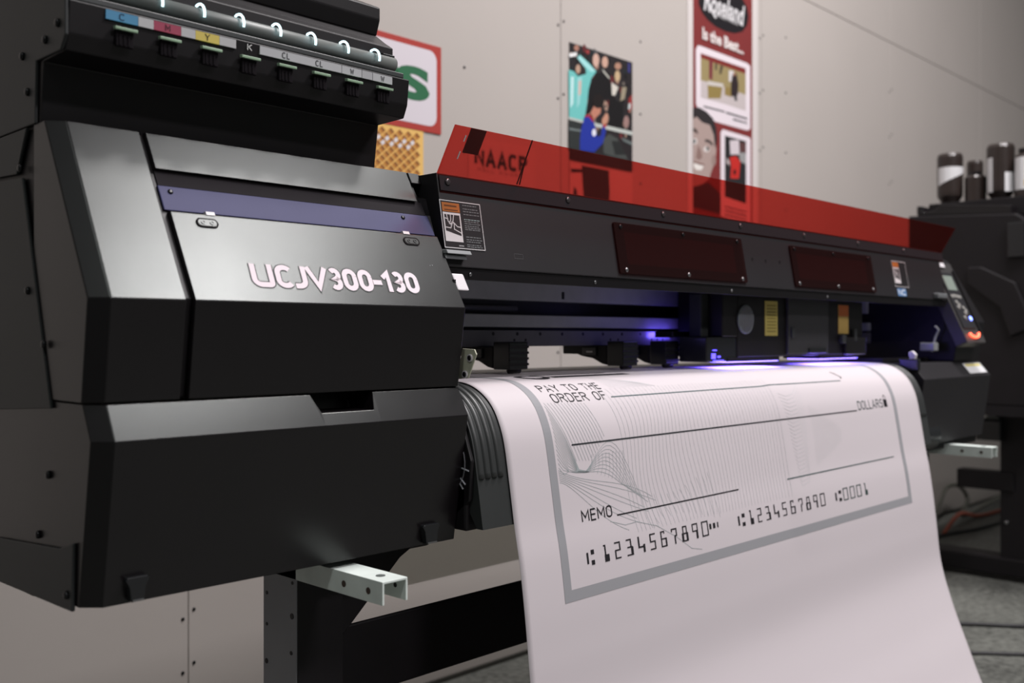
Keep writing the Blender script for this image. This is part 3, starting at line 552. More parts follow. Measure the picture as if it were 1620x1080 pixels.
MB().box(XB0, 2.78, 1.06, 1.40, .77, .904).build('platen_base', BKM, pr, bevel=.002)
MB().box(XB0-.004, XB0, 1.02, 1.4, .93, 1.08).build('inner_wall', BKM, pr)
# end bracket plate with two bolts
bp_ = MB().plateX([(1.018, .984), (.994, .983), (.990, .976), (1.006, .943), (1.03, .941)], .9485, .9505).build('bracket_plate', mat('olive_plate', (200, 200, 178), .5), pr, bevel=.0004)
for y, z in ((1.002, .971), (1.012, .948)):
    b_ = MB().lathe((.9485, y, z), (-1, 0, 0), [(0, 0), (.0054, 0), (.0054, .002), (.004, .0024), (.004, .0012), (0, .0012)], 14).build('bolt', WHITE, bp_)
    MB().lathe((.9475, y, z), (-1, 0, 0), [(0, 0), (.0036, 0), (.003, .002), (0, .002)], 8).build('bolt_core', BK, b_)
# pinch roller units
def pinch(x):
    r = MB().box(x-.022, x+.024, 1.185, 1.225, .944, .992).build('pinch_unit', BKG, pr, bevel=.002)
    MB().prism([(1.225, .984), (1.34, .984), (1.34, .966), (1.302, .966), (1.29, .962), (1.262, .958), (1.24, .948), (1.225, .945)], x-.022, x+.016).build('pinch_arm', BK, r, bevel=.002)
    MB().box(x-.026, x-.02, 1.25, 1.285, .963, .980).build('arm_spring_box', BKG, r, bevel=.001)
    MB().box(x-.0268, x-.0258, 1.258, 1.274, .9695, .9725).build('arm_mark', SCREW, r)
    MB().cyl((x-.012, 1.197, .9425), (x+.014, 1.197, .9425), .0055, 14).build('pinch_roller', BK, r, smooth=True)
    for k in range(4): MB().box(x-.023, x+.025, 1.1838, 1.1855, .951+.010*k, .955+.010*k).build('unit_rib', BK, r)
    MB().cyl((x+.024, 1.205, .968), (x+.034, 1.205, .968), .0014, 6).build('unit_pin', SCREW, r)
for x in (1.236, 1.55, 1.69): pinch(x)
# print carriage with its lamps
ca = MB().box(1.81, 2.395, 1.105, 1.255, .957, 1.10).build('print_carriage', BK, pr, bevel=.003)
MB().box(1.70, 1.812, 1.108, 1.175, .9495, 1.0).build('carriage_side', BKG, ca, bevel=.003)
MB().box(1.755, 1.812, 1.106, 1.175, 1.0, 1.098).build('carriage_side', BK, ca, bevel=.003)
MB().box(1.728, 1.756, 1.14, 1.17, 1.0, 1.09).build('carriage_post', CHG, ca, bevel=.003)
MB().box(2.01, 2.20, 1.098, 1.106, .962, 1.098).build('head_cover', mat('head_cover', (46, 45, 48), .45), ca, bevel=.002)
MB().box(2.10, 2.18, 1.094, 1.099, .963, .975).build('cover_grip', BKG, ca, bevel=.001)
MB().lathe((1.839, 1.105, 1.037), (0, -1, 0), [(0, 0), (.031, 0), (.031, .003), (.028, .004), (0, .004)], 28).build('fan_guard', mat('fan_grey', (110, 116, 120), .4, noise=.1, nscale=60), ca)
for k in range(-3, 4): MB().box(1.839+k*.0075-.0014, 1.839+k*.0075+.0014, 1.1, 1.1012, 1.037-math.sqrt(.0265**2-(k*.0075)**2), 1.037+math.sqrt(.0265**2-(k*.0075)**2)).build('guard_bar', RAILD, ca)
y1 = MB().box(1.919, 1.972, 1.1035, 1.1055, 1.003, 1.078).build('carriage_label', mat('yellow_label', (188, 172, 92), .55), ca)
m = MB()
for k in range(9): ink(m, [[(1.926, 1.011+.007*k), (1.965, 1.011+.007*k), (1.965, 1.0135+.007*k), (1.926, 1.0135+.007*k)]], (136, 122, 66), wall_map(1.1035), .0003)
m.build('label_print', print_mat(), y1)
y2 = MB().box(2.262, 2.314, 1.1035, 1.1055, 1.008, 1.077).build('carriage_label', mat('orange_label', (192, 160, 90), .55), ca)
m = MB(); ink(m, [[(2.2625, 1.05), (2.3135, 1.05), (2.3135, 1.0765), (2.2625, 1.0765)]], (196, 112, 62), wall_map(1.1035), .0003)
m.build('label_print', print_mat(), y2)
for x0, x1, z0, z1 in ((2.02, 2.034, .998, 1.022), (2.265, 2.285, .985, 1.005), (2.33, 2.342, .99, 1.02)):
    MB().box(x0, x1, 1.094, 1.105, z0, z1).build('carriage_clip', CHG, ca, bevel=.002)
MB().box(2.285, 2.395, 1.095, 1.105, .957, 1.0).build('carriage_block', CH, ca, bevel=.003)
UV = mat('uv_lens', (200, 200, 255), .3, emit=(120, 100, 255), estr=9)
for x0, x1 in ((1.775, 1.985), (2.17, 2.375)):
    lm = MB().box(x0, x1, 1.106, 1.2, .949, .957).build('uv_lamp', BK, ca, bevel=.001)
    MB().box(x0+.004, x1-.004, 1.108, 1.19, .9475, .949).build('lamp_lens', UV, lm)
    a_ = area('uv_lamp_light', ((x0+x1)/2, 1.128, .947), x1-x0, .05, .45, (.22, .16, 1.0))
    a_.rotation_euler = (0, 0, 0)
sl_ = MB().box(1.70, 1.80, 1.19, 1.236, .999, 1.012).build('side_lamp', BK, ca, bevel=.002)
MB().box(1.71, 1.79, 1.236, 1.2372, 1.001, 1.010).build('lamp_lens', UV, sl_)
area('uv_side_light', (1.75, 1.238, 1.005), .075, .006, .05, (.14, .10, 1.0), target=(1.75, 1.3, 1.005), spread=60)
for x0, x1, z0, z1 in ((1.722, 1.76, .951, .9535), (1.716, 1.73, .956, .967), (1.738, 1.748, .958, .962), (1.72, 1.734, .972, .9745)):
    MB().box(x0, x1, 1.1065, 1.1085, z0, z1).build('lamp_leak', mat('uv_edge', (120, 110, 255), .3, emit=(84, 70, 255), estr=2.5), ca)
for nm, en, loc in (('uv_spill_fill', .05, (1.62, 1.16, 1.02)), ('uv_spill_fill', .28, (2.47, 1.14, .985))):  # unseen point lights added to stand for UV leakage around the carriage
    d = bpy.data.lights.new(nm, 'POINT'); d.energy = en; d.color = (.25, .2, 1); d.shadow_soft_size = .03
    o = bpy.data.objects.new(nm, d); COL.objects.link(o); o.location = loc

# ------------------------------------------------------------------ paper path (y, z) and the front apron under it
PATH = [(1.29, .9355), (1.20, .9355), (1.12, .935), (1.085, .9335), (1.06, .929), (1.035, .917), (1.015, .899), (1.001, .875), (.991, .845), (.981, .79), (.971, .73), (.961, .68), (.951, .61), (.943, .54), (.932, .45), (.905, .355), (.874, .27), (.844, .19), (.80, .09), (.765, .012)]
def catmull(p, n=8):
    out = []
    for i in range(len(p)-1):
        p0 = p[max(i-1, 0)]; p1 = p[i]; p2 = p[i+1]; p3 = p[min(i+2, len(p)-1)]
        for k in range(n):
            t_ = k/n
            out.append(tuple(.5*(2*p1[j] + (-p0[j]+p2[j])*t_ + (2*p0[j]-5*p1[j]+4*p2[j]-p3[j])*t_*t_ + (-p0[j]+3*p1[j]-3*p2[j]+p3[j])*t_**3) for j in (0, 1)))
    out.append(p[-1]); return out
PQ = catmull(PATH); PA = [0]
for i in range(1, len(PQ)): PA.append(PA[-1] + math.hypot(PQ[i][0]-PQ[i-1][0], PQ[i][1]-PQ[i-1][1]))
PN = []
for i in range(len(PQ)):
    a = PQ[max(i-1, 0)]; b = PQ[min(i+1, len(PQ)-1)]; dy = b[0]-a[0]; dz = b[1]-a[1]; l = math.hypot(dy, dz); PN.append((dz/l, -dy/l))
def paper(x, s, off=0.0):
    s = min(max(s, 0), PA[-1]-1e-6); lo = 0; hi = len(PA)-1
    while hi-lo > 1:
        mid = (lo+hi)//2
        if PA[mid] <= s: lo = mid
        else: hi = mid
    k = (s-PA[lo])/(PA[hi]-PA[lo])
    y = PQ[lo][0]+(PQ[hi][0]-PQ[lo][0])*k; z = PQ[lo][1]+(PQ[hi][1]-PQ[lo][1])*k
    ny = PN[lo][0]+(PN[hi][0]-PN[lo][0])*k; nz = PN[lo][1]+(PN[hi][1]-PN[lo][1])*k
    f = min(1, max(0, (s-.2)/.08))*min(1, max(.0, (.62-s)/.15))
    off = off + f*(.0034/(1+math.exp(-(x-1.768)/.006))*math.exp(-max(0, x-1.768)/.16))
    return (x, y+ny*off, z+nz*off)
ap = [(y-ny*.002, z-nz*.002) for (y, z), (ny, nz) in zip(PQ, PN) if z > .737 and y < 1.125]
apron = ap + [(ap[-1][0]+.012, ap[-1][1])] + [(1.03, .80), (1.055, .86), (1.115, .90)]
av = MB().prism(apron, .946, 2.495).build('paper_apron', mat('apron_black', (48, 50, 50), .42, noise=.08, nscale=14), pr)
for k in range(4):
    x = .954 + .0125*k
    rib = [(y-ny*.0056, z-nz*.0056) for (y, z), (ny, nz) in zip(PQ, PN) if z > .80 and y < 1.11]
    MB().tube([(x, y, z) for y, z in rib], .0066, 14).build('apron_rib', MATS['apron_black'], av, smooth=True)
for k in range(3):
    x = 2.463 + .0115*k
    MB().tube([(x, y, z) for y, z in rib], .0066, 12).build('apron_rib', MATS['apron_black'], av, smooth=True)
MB().box(.9385, 2.5, 1.0, 1.062, .732, .80).build('apron_skirt', BKM, pr, bevel=.004)
# open end of the apron: a fan guard of thin bars
gd = MB().plateX([(1.06, .90), (1.01, .885), (.99, .83), (.993, .775), (1.02, .752), (1.06, .752)], .9385, .9455).build('end_guard', BK, pr, bevel=.002)
for k in range(5):
    a = math.radians(100+34*k); MB().cyl((.9375, 1.035, .825), (.9375, 1.035-.042*abs(math.sin(a)), .825+.05*math.cos(a)), .0012, 6).build('guard_spoke', RAILM, gd)
for rad in (.02, .034): MB().tube([(.9375, 1.035-rad*math.sin(math.radians(a)), .825+rad*1.15*math.cos(math.radians(a))) for a in range(10, 175, 15)], .0010, 6).build('guard_ring', RAILD, gd)
def thin_sheet():
    m_ = bpy.data.materials.new('rear_media'); m_.use_nodes = True; nt = m_.node_tree; b = nt.nodes['Principled BSDF']
    b.inputs['Base Color'].default_value = (.62, .62, .58, 1); b.inputs['Roughness'].default_value = .6
    tl = nt.nodes.new('ShaderNodeBsdfTranslucent'); tl.inputs[0].default_value = (.7, .7, .64, 1); mx = nt.nodes.new('ShaderNodeMixShader'); mx.inputs[0].default_value = .5
    out = [n for n in nt.nodes if n.type == 'OUTPUT_MATERIAL'][0]
    nt.links.new(b.outputs[0], mx.inputs[1]); nt.links.new(tl.outputs[0], mx.inputs[2]); nt.links.new(mx.outputs[0], out.inputs['Surface'])
    return m_
rs = MB(); prof = [(1.47, .918), (1.52, .90), (1.555, .85), (1.575, .75), (1.58, .62), (1.58, .49)]
rs.rings([[(x, y, z) for y, z in prof] for x in (1.0, 2.45)], caps=False, closed=False).build('rear_media', thin_sheet(), pr, smooth=True)

# ------------------------------------------------------------------ right end
rfull = [(1.40, .932), (1.03, .932), (.998, .893), (1.022, .722), (1.40, .722)]
rl = MB().prism(rfull, 2.512, 2.985).build('right_drawer', mat('cover_charcoal', (44, 42, 45), .5), pr, bevel=.0012)
m = MB(); lq = [(2.84, .90), (2.972, .90), (2.972, .926), (2.84, .926)]
def on_rd(p, k): z = p[1]; return (p[0], .998+(z-.893)*.82-k, z+k*.8)
MB().rings([[on_rd(p, .0002) for p in lq], [on_rd(p, .0009) for p in lq]]).build('drawer_label', LABELW, rl)
ink(m, [[(2.85, .918), (2.962, .918), (2.962, .924), (2.85, .924)]], (196, 184, 110), on_rd, .0012); m.build('label_print', print_mat(), rl)
ru = MB().prism([(1.03, .934), (1.014, 1.042), (sy(1.22, .013), 1.22), (1.15, 1.238), (1.42, 1.238), (1.42, .934)], 2.795, 2.985).build('right_housing', BK, pr, bevel=.002)
MB().box(2.512, 2.985, 1.04, 1.45, .70, .93).build('right_base', BKM, pr)
MB().box(2.50, 2.79, 1.10, 1.24, .934, .944).build('capping_station', BKM, pr, bevel=.001)
# control panel
def cpn(p, k): z = .985 + p[1]*.225; return (p[0], 1.0-.010 + (z-.985)*.44 - k, z + k*.44)
cpoly = [(2.785, 0), (2.925, 0), (2.925, 1), (2.785, 1)]
cp = MB().rings([[cpn(p, -.03) for p in rr(2.785, 2.925, 0, 1, .012, 4)], [cpn(p, .0) for p in rr(2.785, 2.925, 0, 1, .012, 4)]]).build('control_panel', mat('panel_grey', (62, 60, 60), .4), pr, bevel=.002)
MB().rings([[cpn(p, .0) for p in rr(2.797, 2.893, .17, .86, .01, 4)], [cpn(p, .003) for p in rr(2.797, 2.893, .17, .86, .01, 4)]]).build('button_plate', mat('button_plate', (40, 39, 42), .4), cp)
MB().rings([[cpn(p, .003) for p in rr(2.808, 2.876, .64, .82, .006, 3)], [cpn(p, .0038) for p in rr(2.808, 2.876, .64, .82, .006, 3)]]).build('screen', mat('lcd', (128, 138, 130), .25, emit=(128, 138, 130), estr=.08), cp)
BTN = mat('button_grey', (150, 148, 144), .4)
for x, z in ((2.815, .56), (2.833, .565), (2.851, .56), (2.869, .555), (2.828, .49), (2.838, .455), (2.826, .425), (2.86, .42), (2.868, .385), (2.858, .355), (2.84, .30)):
    c = cpn((x, z), .003); MB().lathe(c, (0, -.9, .4), [(0, 0), (.0062, 0), (.0055, .002), (0, .0024)], 12).build('button', BTN, cp)
MB().lathe(cpn((2.878, .29), .003), (0, -.9, .4), [(0, 0), (.007, 0), (.006, .0022), (0, .0026)], 14).build('blue_led', mat('led_blue', (150, 170, 255), .4, emit=(110, 130, 255), estr=5), cp)
MB().tube([cpn((2.822 + .034*math.cos(math.radians(a))+.034, .115 + .055*math.sin(math.radians(a))), .003) for a in range(190, 372, 14)], .0031, 8).build('red_led_arc', mat('led_red', (255, 120, 90), .4, emit=(255, 84, 58), estr=5), cp, smooth=True)
MB().rings([[cpn(p, .001) for p in rr(2.905, 2.918, .1, .9, .004, 3)], [cpn(p, .004) for p in rr(2.905, 2.918, .1, .9, .004, 3)]]).build('panel_edge_strip', CH, cp)
MB().rings([[cpn(p, .0) for p in rr(2.80, 2.86, .93, .985, .004, 3)], [cpn(p, .004) for p in rr(2.80, 2.86, .93, .985, .004, 3)]]).build('panel_tag', WHITE, cp)
MB().box(2.70, 2.765, 1.035, 1.05, 1.104, 1.118).build('cover_handle', mat('clear_plastic2', (112, 114, 116), .25), pr, bevel=.003)
# small fittings inside the right bay
sf = MB().box(2.735, 2.765, 1.06, 1.10, .962, .985).build('sensor_block', mat('clear_plastic', (150, 152, 154), .2), pr, bevel=.003)
MB().tube([(2.77, 1.08, .96), (2.768, 1.07, 1.0), (2.765, 1.06, 1.02), (2.755, 1.065, 1.03)], .003, 6).build('sensor_arm', RAILM, sf)
cl2 = MB().plateX([(1.05, .934), (1.04, .934), (1.035, .955), (1.045, .965), (1.055, .96)], 2.55, 2.562).build('paper_clip', WHITE, pr, bevel=.002)
MB().box(2.505, 2.52, 1.01, 1.06, .915, .945).build('end_fitting', BKG, pr, bevel=.003)
MB().cyl((2.50, 1.055, .745), (2.66, 1.055, .745), .045, 24).build('takeup_hub', BKG, pr, smooth=False, bevel=.006)
MB().lathe((2.50, 1.055, .745), (-1, 0, 0), [(0, 0), (.036, 0), (.03, .012), (.014, .014), (.014, .03), (0, .03)], 20).build('hub_cap', BK, pr)

# ------------------------------------------------------------------ stand
def leg(x0, x1):
    g = MB().box(x0, x1, 1.109, 1.190, .055, .722).build('stand_leg', mat('leg_grey', (150, 150, 156), .55, noise=.06, nscale=10), pr, bevel=.002)
    for y, z, r in ((1.1196, .6328, .0040), (1.1799, .6535, .0026), (1.1187, .6769, .0024), (1.1799, .6112, .0024), (1.1214, .5842, .0028), (1.1808, .5608, .0036), (1.17, .523, .0028), (1.1196, .505, .0028)):
        MB().lathe((x0-.0001, y, z), (-1, 0, 0), [(0, 0), (r, 0), (r, .0006), (0, .0006)], 10).build('leg_hole', BK, g)
    MB().box(x0+.001, x1, 1.1075, 1.1092, .06, .72).build('leg_face', BKM, g)
    MB().box(x0-.01, x1+.01, .86, 1.70, .015, .062).build('stand_foot', BKM, pr, bevel=.006)
    for y in (.9, 1.66): MB().cyl((x0+.03, y, 0), (x0+.03, y, .016), .025, 16).build('foot_pad', BK, pr)
leg(.7375, .81); leg(2.745, 2.82)
MB().box(.81, 2.745, 1.15, 1.157, .4855, .592).build('cross_beam', BKM, pr, bevel=.003)
for s in (1, -1):
    xm = .81 if s > 0 else 2.745
    MB().plateY([(xm, .592), (xm+s*.012, .592), (xm+s*.111, .681), (xm+s*.139, .695), (xm+s*.139, .725), (xm, .725)], 1.12, 1.15).build('gusset', BKM, pr, bevel=.002)
MB().cyl((.93, 1.14, .712), (.985, 1.14, .712), .026, 18).build('shaft_end', BKM, pr, smooth=False, bevel=.004)
def channel(x0, x1, y0, y1, zt, h, tk=.003):
    prof = [(x0, zt-h), (x0, zt), (x1, zt), (x1, zt-h), (x1-tk, zt-h), (x1-tk, zt-tk), (x0+tk, zt-tk), (x0+tk, zt-h)]
    g = MB().rings([[(x, y0, z) for x, z in prof], [(x, y1, z) for x, z in prof]]).build('support_arm', STEEL, pr, bevel=.0006)
    for y in (y0+.027, y0+.076): MB().lathe((x0, y, zt-h*.52), (-1, 0, 0), [(0, 0), (.0042, 0), (.0042, .0005), (0, .0005)], 12).build('arm_hole', mat('rust', (70, 56, 48), .7), g)
    MB().lathe(((x0+x1)/2, y0+.028, zt), (0, 0, 1), [(0, 0), (.006, 0), (.006, .0005), (0, .0005)], 14).build('arm_hole', mat('hole_shade', (84, 90, 88), .7), g)
    MB().lathe((x1-tk, y0+.02, zt-h*.45), (-1, 0, 0), [(0, 0), (.003, 0), (.003, .0005), (0, .0005)], 10).build('arm_hole', BK, g)
channel(.7375, .7762, .93, 1.19, .710, .028)
channel(2.752, 2.792, .917, 1.19, .710, .028)

# ------------------------------------------------------------------ the printed cheque banner
PX0, PX1 = 1.005, 2.45
xs = [PX0 + (PX1-PX0)*i/120 for i in range(121)]; ss = [PA[-1]*j/150 for j in range(151)]
m = MB()
def skew(x, s): return x + max(0, s-.70)*.02*(x-1.0)
rows = [[paper(skew(x, s), s) for x in xs] for s in ss]
for r in rows: m.v += r
nx = len(xs)
for j in range(len(ss)-1):
    for i in range(nx-1): m.f.append((j*nx+i, j*nx+i+1, (j+1)*nx+i+1, (j+1)*nx+i)); m.c.append(None)
sheet = m.build('printed_banner', mat('matte_vinyl', (204, 196, 200), .55, spec=.3, noise=.012, nscale=2.5), None, smooth=True)
md = sheet.modifiers.new('thickness', 'SOLIDIFY'); md.thickness = .0004; md.offset = 0
tag(sheet, 'white vinyl banner printed with a blank cheque, curving down from the printer', 'banner')
def on_paper(p, k): return paper(p[0], p[1], .0005+k)
def pprint(name, items):
    mm = MB()
    for polys, rgb, k in items: ink(mm, polys, rgb, on_paper, k)
    o_ = mm.build(name, print_mat(), sheet); return o_
def dense(pts, step=.006):
    out = [pts[0]]
    for a, b in zip(pts, pts[1:]):
        n = max(1, int(math.hypot(b[0]-a[0], b[1]-a[1])/step))
        out += [(a[0]+(b[0]-a[0])*k/n, a[1]+(b[1]-a[1])*k/n) for k in range(1, n+1)]
    return out
BX0, BX1, BS = 1.0985, 2.3145, .572
bd = ribbon(dense([(BX0, .06), (BX0, BS)]), .0165) + ribbon(dense([(BX0-.00825, BS), (BX1+.00825, BS)]), .0165) + ribbon(dense([(BX1, BS), (BX1, .06)]), .0165)
pprint('grey_border', [(bd, (150, 150, 154), .00004)])
# guilloche: fine grey lines
gl = []
def gline(pts, w=.0007, rgb=(168, 172, 174)): gl.append((ribbon(dense(pts, .008), w), rgb, 0))
for i in range(46):                                  # near-vertical family over the middle
    x = 1.255 + .0115*i; am = .012*math.exp(-((i-10)/14)**2)
    gline([(x + am*math.sin((s-.26)*24 + i*.12) + .03*((s-.26)/.25)*math.exp(-i/16), s) for s in [.262+.0105*k for k in range(24)]], .0006, (186, 189, 191) if i % 2 else (176, 180, 182))
for i in range(15):                                  # diagonals pouring from the left edge into the knot
    A = (1.112, .290+.0068*i); gline([A, (A[0]+.010, A[1]+.022-.0008*i), (A[0]+.022, min(.393, A[1]+.048-.0016*i)), (1.150+.0005*(15-i), .392+.0003*i), (1.172+.0006*(15-i), .398)], .0007, (158, 165, 167))
for i in range(13):
    A = (1.114+.0075*i, .284+.0004*i); f_ = 1-.45*max(0, i-5)/8; gline([A, (A[0]+.022*f_, A[1]+.05*f_), (A[0]+.040*f_, A[1]+.095*f_)], .0007, (166, 172, 174))
for i in range(9):                                   # the twisted fan right of the knot
    a = i/8; pts = [(1.168, .398)]
    for k in range(1, 15):
        t_ = k/14; x = 1.168 + (.10+.05*a)*t_; pk = .006+.062*a
        pts.append((x, .398 - pk*math.sin(math.pi*min(1, t_*1.15)**1.4)*(1-.15*t_) + (.032+.03*a)*t_**1.6))
    gline(pts, .0006, (152, 160, 162))
for i in range(10):                                  # cross strands of the fan
    x = 1.182+.0085*i; gline([(x, .397+.0028*i), (x+.007, .385-.0012*i+.0036*i), (x+.010, .372-.004*i+.004*i)], .0005, (160, 167, 169))
for i in range(7):                                   # loose strands sweeping down to the lower border
    a = i/6
    P0 = (1.110, .389+.003*i); P1 = (1.14+.035*(1-a), .40+.02*(1-a)+.01*a); P2 = (1.19+.06*(1-a), .41+.065*a); P3 = (1.33-.012*i+.02*(i % 2), .452+.0075*i)
    gline([tuple((1-t_)**3*P0[j]+3*(1-t_)**2*t_*P1[j]+3*(1-t_)*t_*t_*P2[j]+t_**3*P3[j] for j in (0, 1)) for t_ in [k/14 for k in range(15)]], .0006, (152, 160, 162))
for i in range(12):
    gline([(1.30+.018*i + .02*t_, .44 + .06*t_ + .012*math.sin(t_*3+i*.4)) for t_ in [k/8 for k in range(9)]], .0006, (172, 177, 179))
gline([(1.215, .478), (1.25, .488), (1.28, .487), (1.33, .500), (1.38, .525), (1.42, .550), (1.45, .556)], .0008, (150, 157, 159))
for i in range(24):                                  # chevrons on the right half
    s0 = .30 + .0078*i; gline([(1.79+.0011*i, s0), (1.82, s0+.008), (1.85, s0+.004), (1.885-.0011*i, s0-.016)], .0006, (190, 192, 194))
for i in range(14):
    x = 1.90+.009*i; gline([(x, .33+.004*i), (x+.003, .40), (x-.004, .455-.003*i)], .0006, (196, 198, 199))
for i in range(16):
    gline([(1.28+.006*i, .215+.002*i), (1.30+.008*i, .262)], .0006, (192, 195, 197))
pprint('guilloche_lines', gl)
INK = (34, 32, 36)
def flip(q, s0):                                     # letters are drawn upward, the paper length runs downward
    return [[(x, 2*s0-y) for x, y in p] for p in q]
def ptext(t_, x0, x1, top, base, w=.13, sp=.24): return flip(words(t_, x0, base, base-top, w=w, sp=sp, width=x1-x0), base)
for nm, items in (('lettering', [(ptext('PAY TO THE', 1.128, 1.273, .2445, .2610), INK, .0001)]), ('lettering', [(ptext('ORDER OF', 1.1385, 1.268, .2680, .2845), INK, .0001)]),
    ('lettering', [(ptext('MEMO', 1.1505, 1.2215, .4542, .4702, w=.15), INK, .0001)]), ('lettering', [(ptext('DOLLARS', 2.124, 2.2505, .3335, .3515, w=.13), (52, 66, 66), .0001)]),
    ('padlock_mark', [([[(2.257, .352), (2.275, .352), (2.275, .3345), (2.257, .3345)]], INK, .0001), (ribbon([(2.2605, .3345), (2.2605, .328), (2.264, .325), (2.268, .325), (2.2715, .328), (2.2715, .3345)], .0018), INK, .0001)]),
    ('dollar_mark', [(ribbon([(2.090, .250), (2.102, .262), (2.111, .270), (2.106, .274)], .0032) + ribbon([(2.099, .2545), (2.105, .266)], .002), INK, .0001)])):
    pprint(nm, items)
for it in [(ribbon(dense([(1.280, .2812), (2.094, .2803)]), .0022), (84, 100, 102), .0001), (ribbon(dense([(1.1477, .3540), (2.1138, .3528)]), .0024), (44, 46, 50), .0001),
    (ribbon(dense([(1.2338, .4706), (1.5906, .4697)]), .0022), INK, .0001), (ribbon(dense([(1.7664, .4690), (2.2625, .4676)]), .0022), (70, 88, 88), .0001)]: pprint('rule_line', [it])
for it in [(ribbon(dense(arc(1.178, .190, .026, .022, 0, 360, 24)), .012), INK, .0001), (ribbon(dense([(1.215, .198), (1.42, .196)]), .017), INK, .0001), (ribbon(dense([(1.205, .160), (1.40, .160)]), .008), INK, .0001)]: pprint('heading_print', [it])
# magnetic-style figures from bars in a 5 x 9 cell: (x0, x1, y0, y1)
T = .75
E13 = {'0': [(0, 5, 0, T), (0, 5, 9-T, 9), (0, T, 0, 9), (5-T, 5, 0, 9)],
 '1': [(2, 2.8, 3.8, 9), (1.4, 2.5, 8.2, 9), (1.8, 4.6, 0, 3.8)],
 '2': [(.6, 4.2, 9-T, 9), (4.2-T, 4.2, 4.5, 9), (.6, 4.2, 4.2, 4.95), (.6, .6+T, 0, 4.5), (.6, 4.2, 0, T)],
 '3': [(.4, 3.6, 9-T, 9), (3.6-T, 3.6, 4.5, 9), (.9, 4.2, 4.2, 4.95), (3.1, 4.6, 0, 4.5), (.4, 4.6, 0, T)],
 '4': [(.3, 1.3, 3.2, 9), (.3, 4.8, 2.7, 3.6), (3.5, 4.8, 0, 4.4)],
 '5': [(.6, 4.4, 9-T, 9), (.6, .6+T, 4.6, 9), (.6, 4.4, 4.2, 4.95), (4.4-T, 4.4, 0, 4.6), (.6, 4.4, 0, T)],
 '6': [(.5, 3.2, 9-T, 9), (.5, .5+T, 0, 9), (.5, 4.6, 0, T), (4.6-1.0, 4.6, 0, 4.6), (.5, 4.6, 4.2, 4.95), (2.6, 3.3, 7.4, 9)],
 '7': [(.4, 4.4, 9-T, 9), (.4, 1.1, 7, 9), (4.4-T, 4.4, 5, 9), (2.6, 4.4, 4.4, 5.1), (2.4, 3.3, 0, 4.8)],
 '8': [(.9, 4.1, 9-T, 9), (.9, 1.6, 4.4, 9), (3.4, 4.1, 4.4, 9), (.2, 4.8, 4.2, 5.0), (.2, 1.6, 0, 4.4), (3.4, 4.8, 0, 4.4), (.2, 4.8, 0, T)],
 '9': [(.4, 4.6, 9-T, 9), (.4, 1.1, 4.4, 9), (.4, 4.6, 4.2, 4.95), (3.2, 4.6, 0, 5), (3.9, 4.6, 4, 9)],
 ':': [(0, 1.1, 1.2, 7), (2.8, 4.8, 5.6, 8), (2.8, 4.8, .2, 2.6)], '"': [(0, 1.1, 3.4, 6.6), (2.1, 3.4, 3.4, 6.6), (4.5, 5.2, 3.4, 6.6)]}
def figures(t_, x0, x1, top=.5105, base=.5362, cw=.62):
    out = []; pitch = (x1-x0)/(len(t_)-1+cw); u = pitch*cw/5; v_ = (base-top)/9
    for i, ch in enumerate(t_):
        for a, b, c0, c1 in E13[ch]:
            X = x0+pitch*i; out.append([(X+a*u, base-c0*v_), (X+b*u, base-c0*v_), (X+b*u, base-c1*v_), (X+a*u, base-c1*v_)])
    return out
for it in [(figures(':', 1.148, 1.1665), INK, .0001), (figures('1234567890', 1.183, 1.4755, cw=.66), INK, .0001), (figures('"', 1.4795, 1.5065), INK, .0001),
    (figures(':', 1.5725, 1.597), INK, .0001), (figures('1234567890', 1.607, 1.9035, cw=.66), INK, .0001), (figures(':', 1.9495, 1.978), INK, .0001), (figures('0001', 1.985, 2.103, cw=.7), (58, 74, 72), .0001)]: pprint('figure_group', [it])

# ------------------------------------------------------------------ second printer in the background
p2 = empty('background_printer', (5.2, 1.5, 0), 'dark roll printer with ink bottles on top, standing at the far right', 'printer')
MB().prism([(1.116, .953), (1.07, 1.11), (1.135, 1.372), (1.246, 1.465), (1.654, 1.488), (1.654, .74), (1.19, .74)], 4.0, 5.95).build('body', BK, p2, bevel=.006)
MB().plateX([(1.623, 1.488), (1.623, 1.525), (1.604, 1.525), (1.595, 1.4975), (1.544, 1.507), (1.535, 1.525), (1.265, 1.4975), (1.265, 1.465)], 4.008, 4.185).build('top_tray', CH, p2, bevel=.003)
MB().prism([(1.205, 1.465), (1.205, 1.5375), (1.60, 1.5375), (1.60, 1.48)], 4.07, 5.8).build('bottle_deck', BKM, p2, bevel=.003)
MB().plateX([(1.42, 1.27), (1.37, 1.27), (1.246, 1.205), (1.18, 1.037), (1.265, 1.0), (1.30, 1.11), (1.42, 1.205)], 3.986, 4.0).build('side_cover', BK, p2, bevel=.006)
MB().box(3.982, 4.0, 1.21, 1.274, 1.298, 1.43).build('side_grip', BKG, p2, bevel=.004)
MB().box(4.0, 4.34, 1.20, 1.62, .70, .74).build('body_base', BKM, p2)
sc2 = MB().box(4.34, 4.44, 1.27, 1.415, .08, .74).build('stand_leg', BKM, p2, bevel=.004)
MB().box(4.33, 4.45, .95, 1.92, .02, .095).build('stand_foot', BKM, p2, bevel=.008)
for y in (1.0, 1.86): MB().cyl((4.39, y, 0), (4.39, y, .021), .03, 14).build('foot_pad', BK, p2)
MB().box(4.33, 4.40, 1.36, 1.585, .368, .445).build('side_arm', BKM, p2, bevel=.004)
MB().cyl((4.32, 1.44, .64), (4.42, 1.44, .64), .04, 20).build('roll_holder', mat('holder_grey', (96, 100, 98), .5), p2, bevel=.004)
MB().box(4.30, 4.42, 1.40, 1.50, .575, .66).build('holder_block', BKG, p2, bevel=.006)
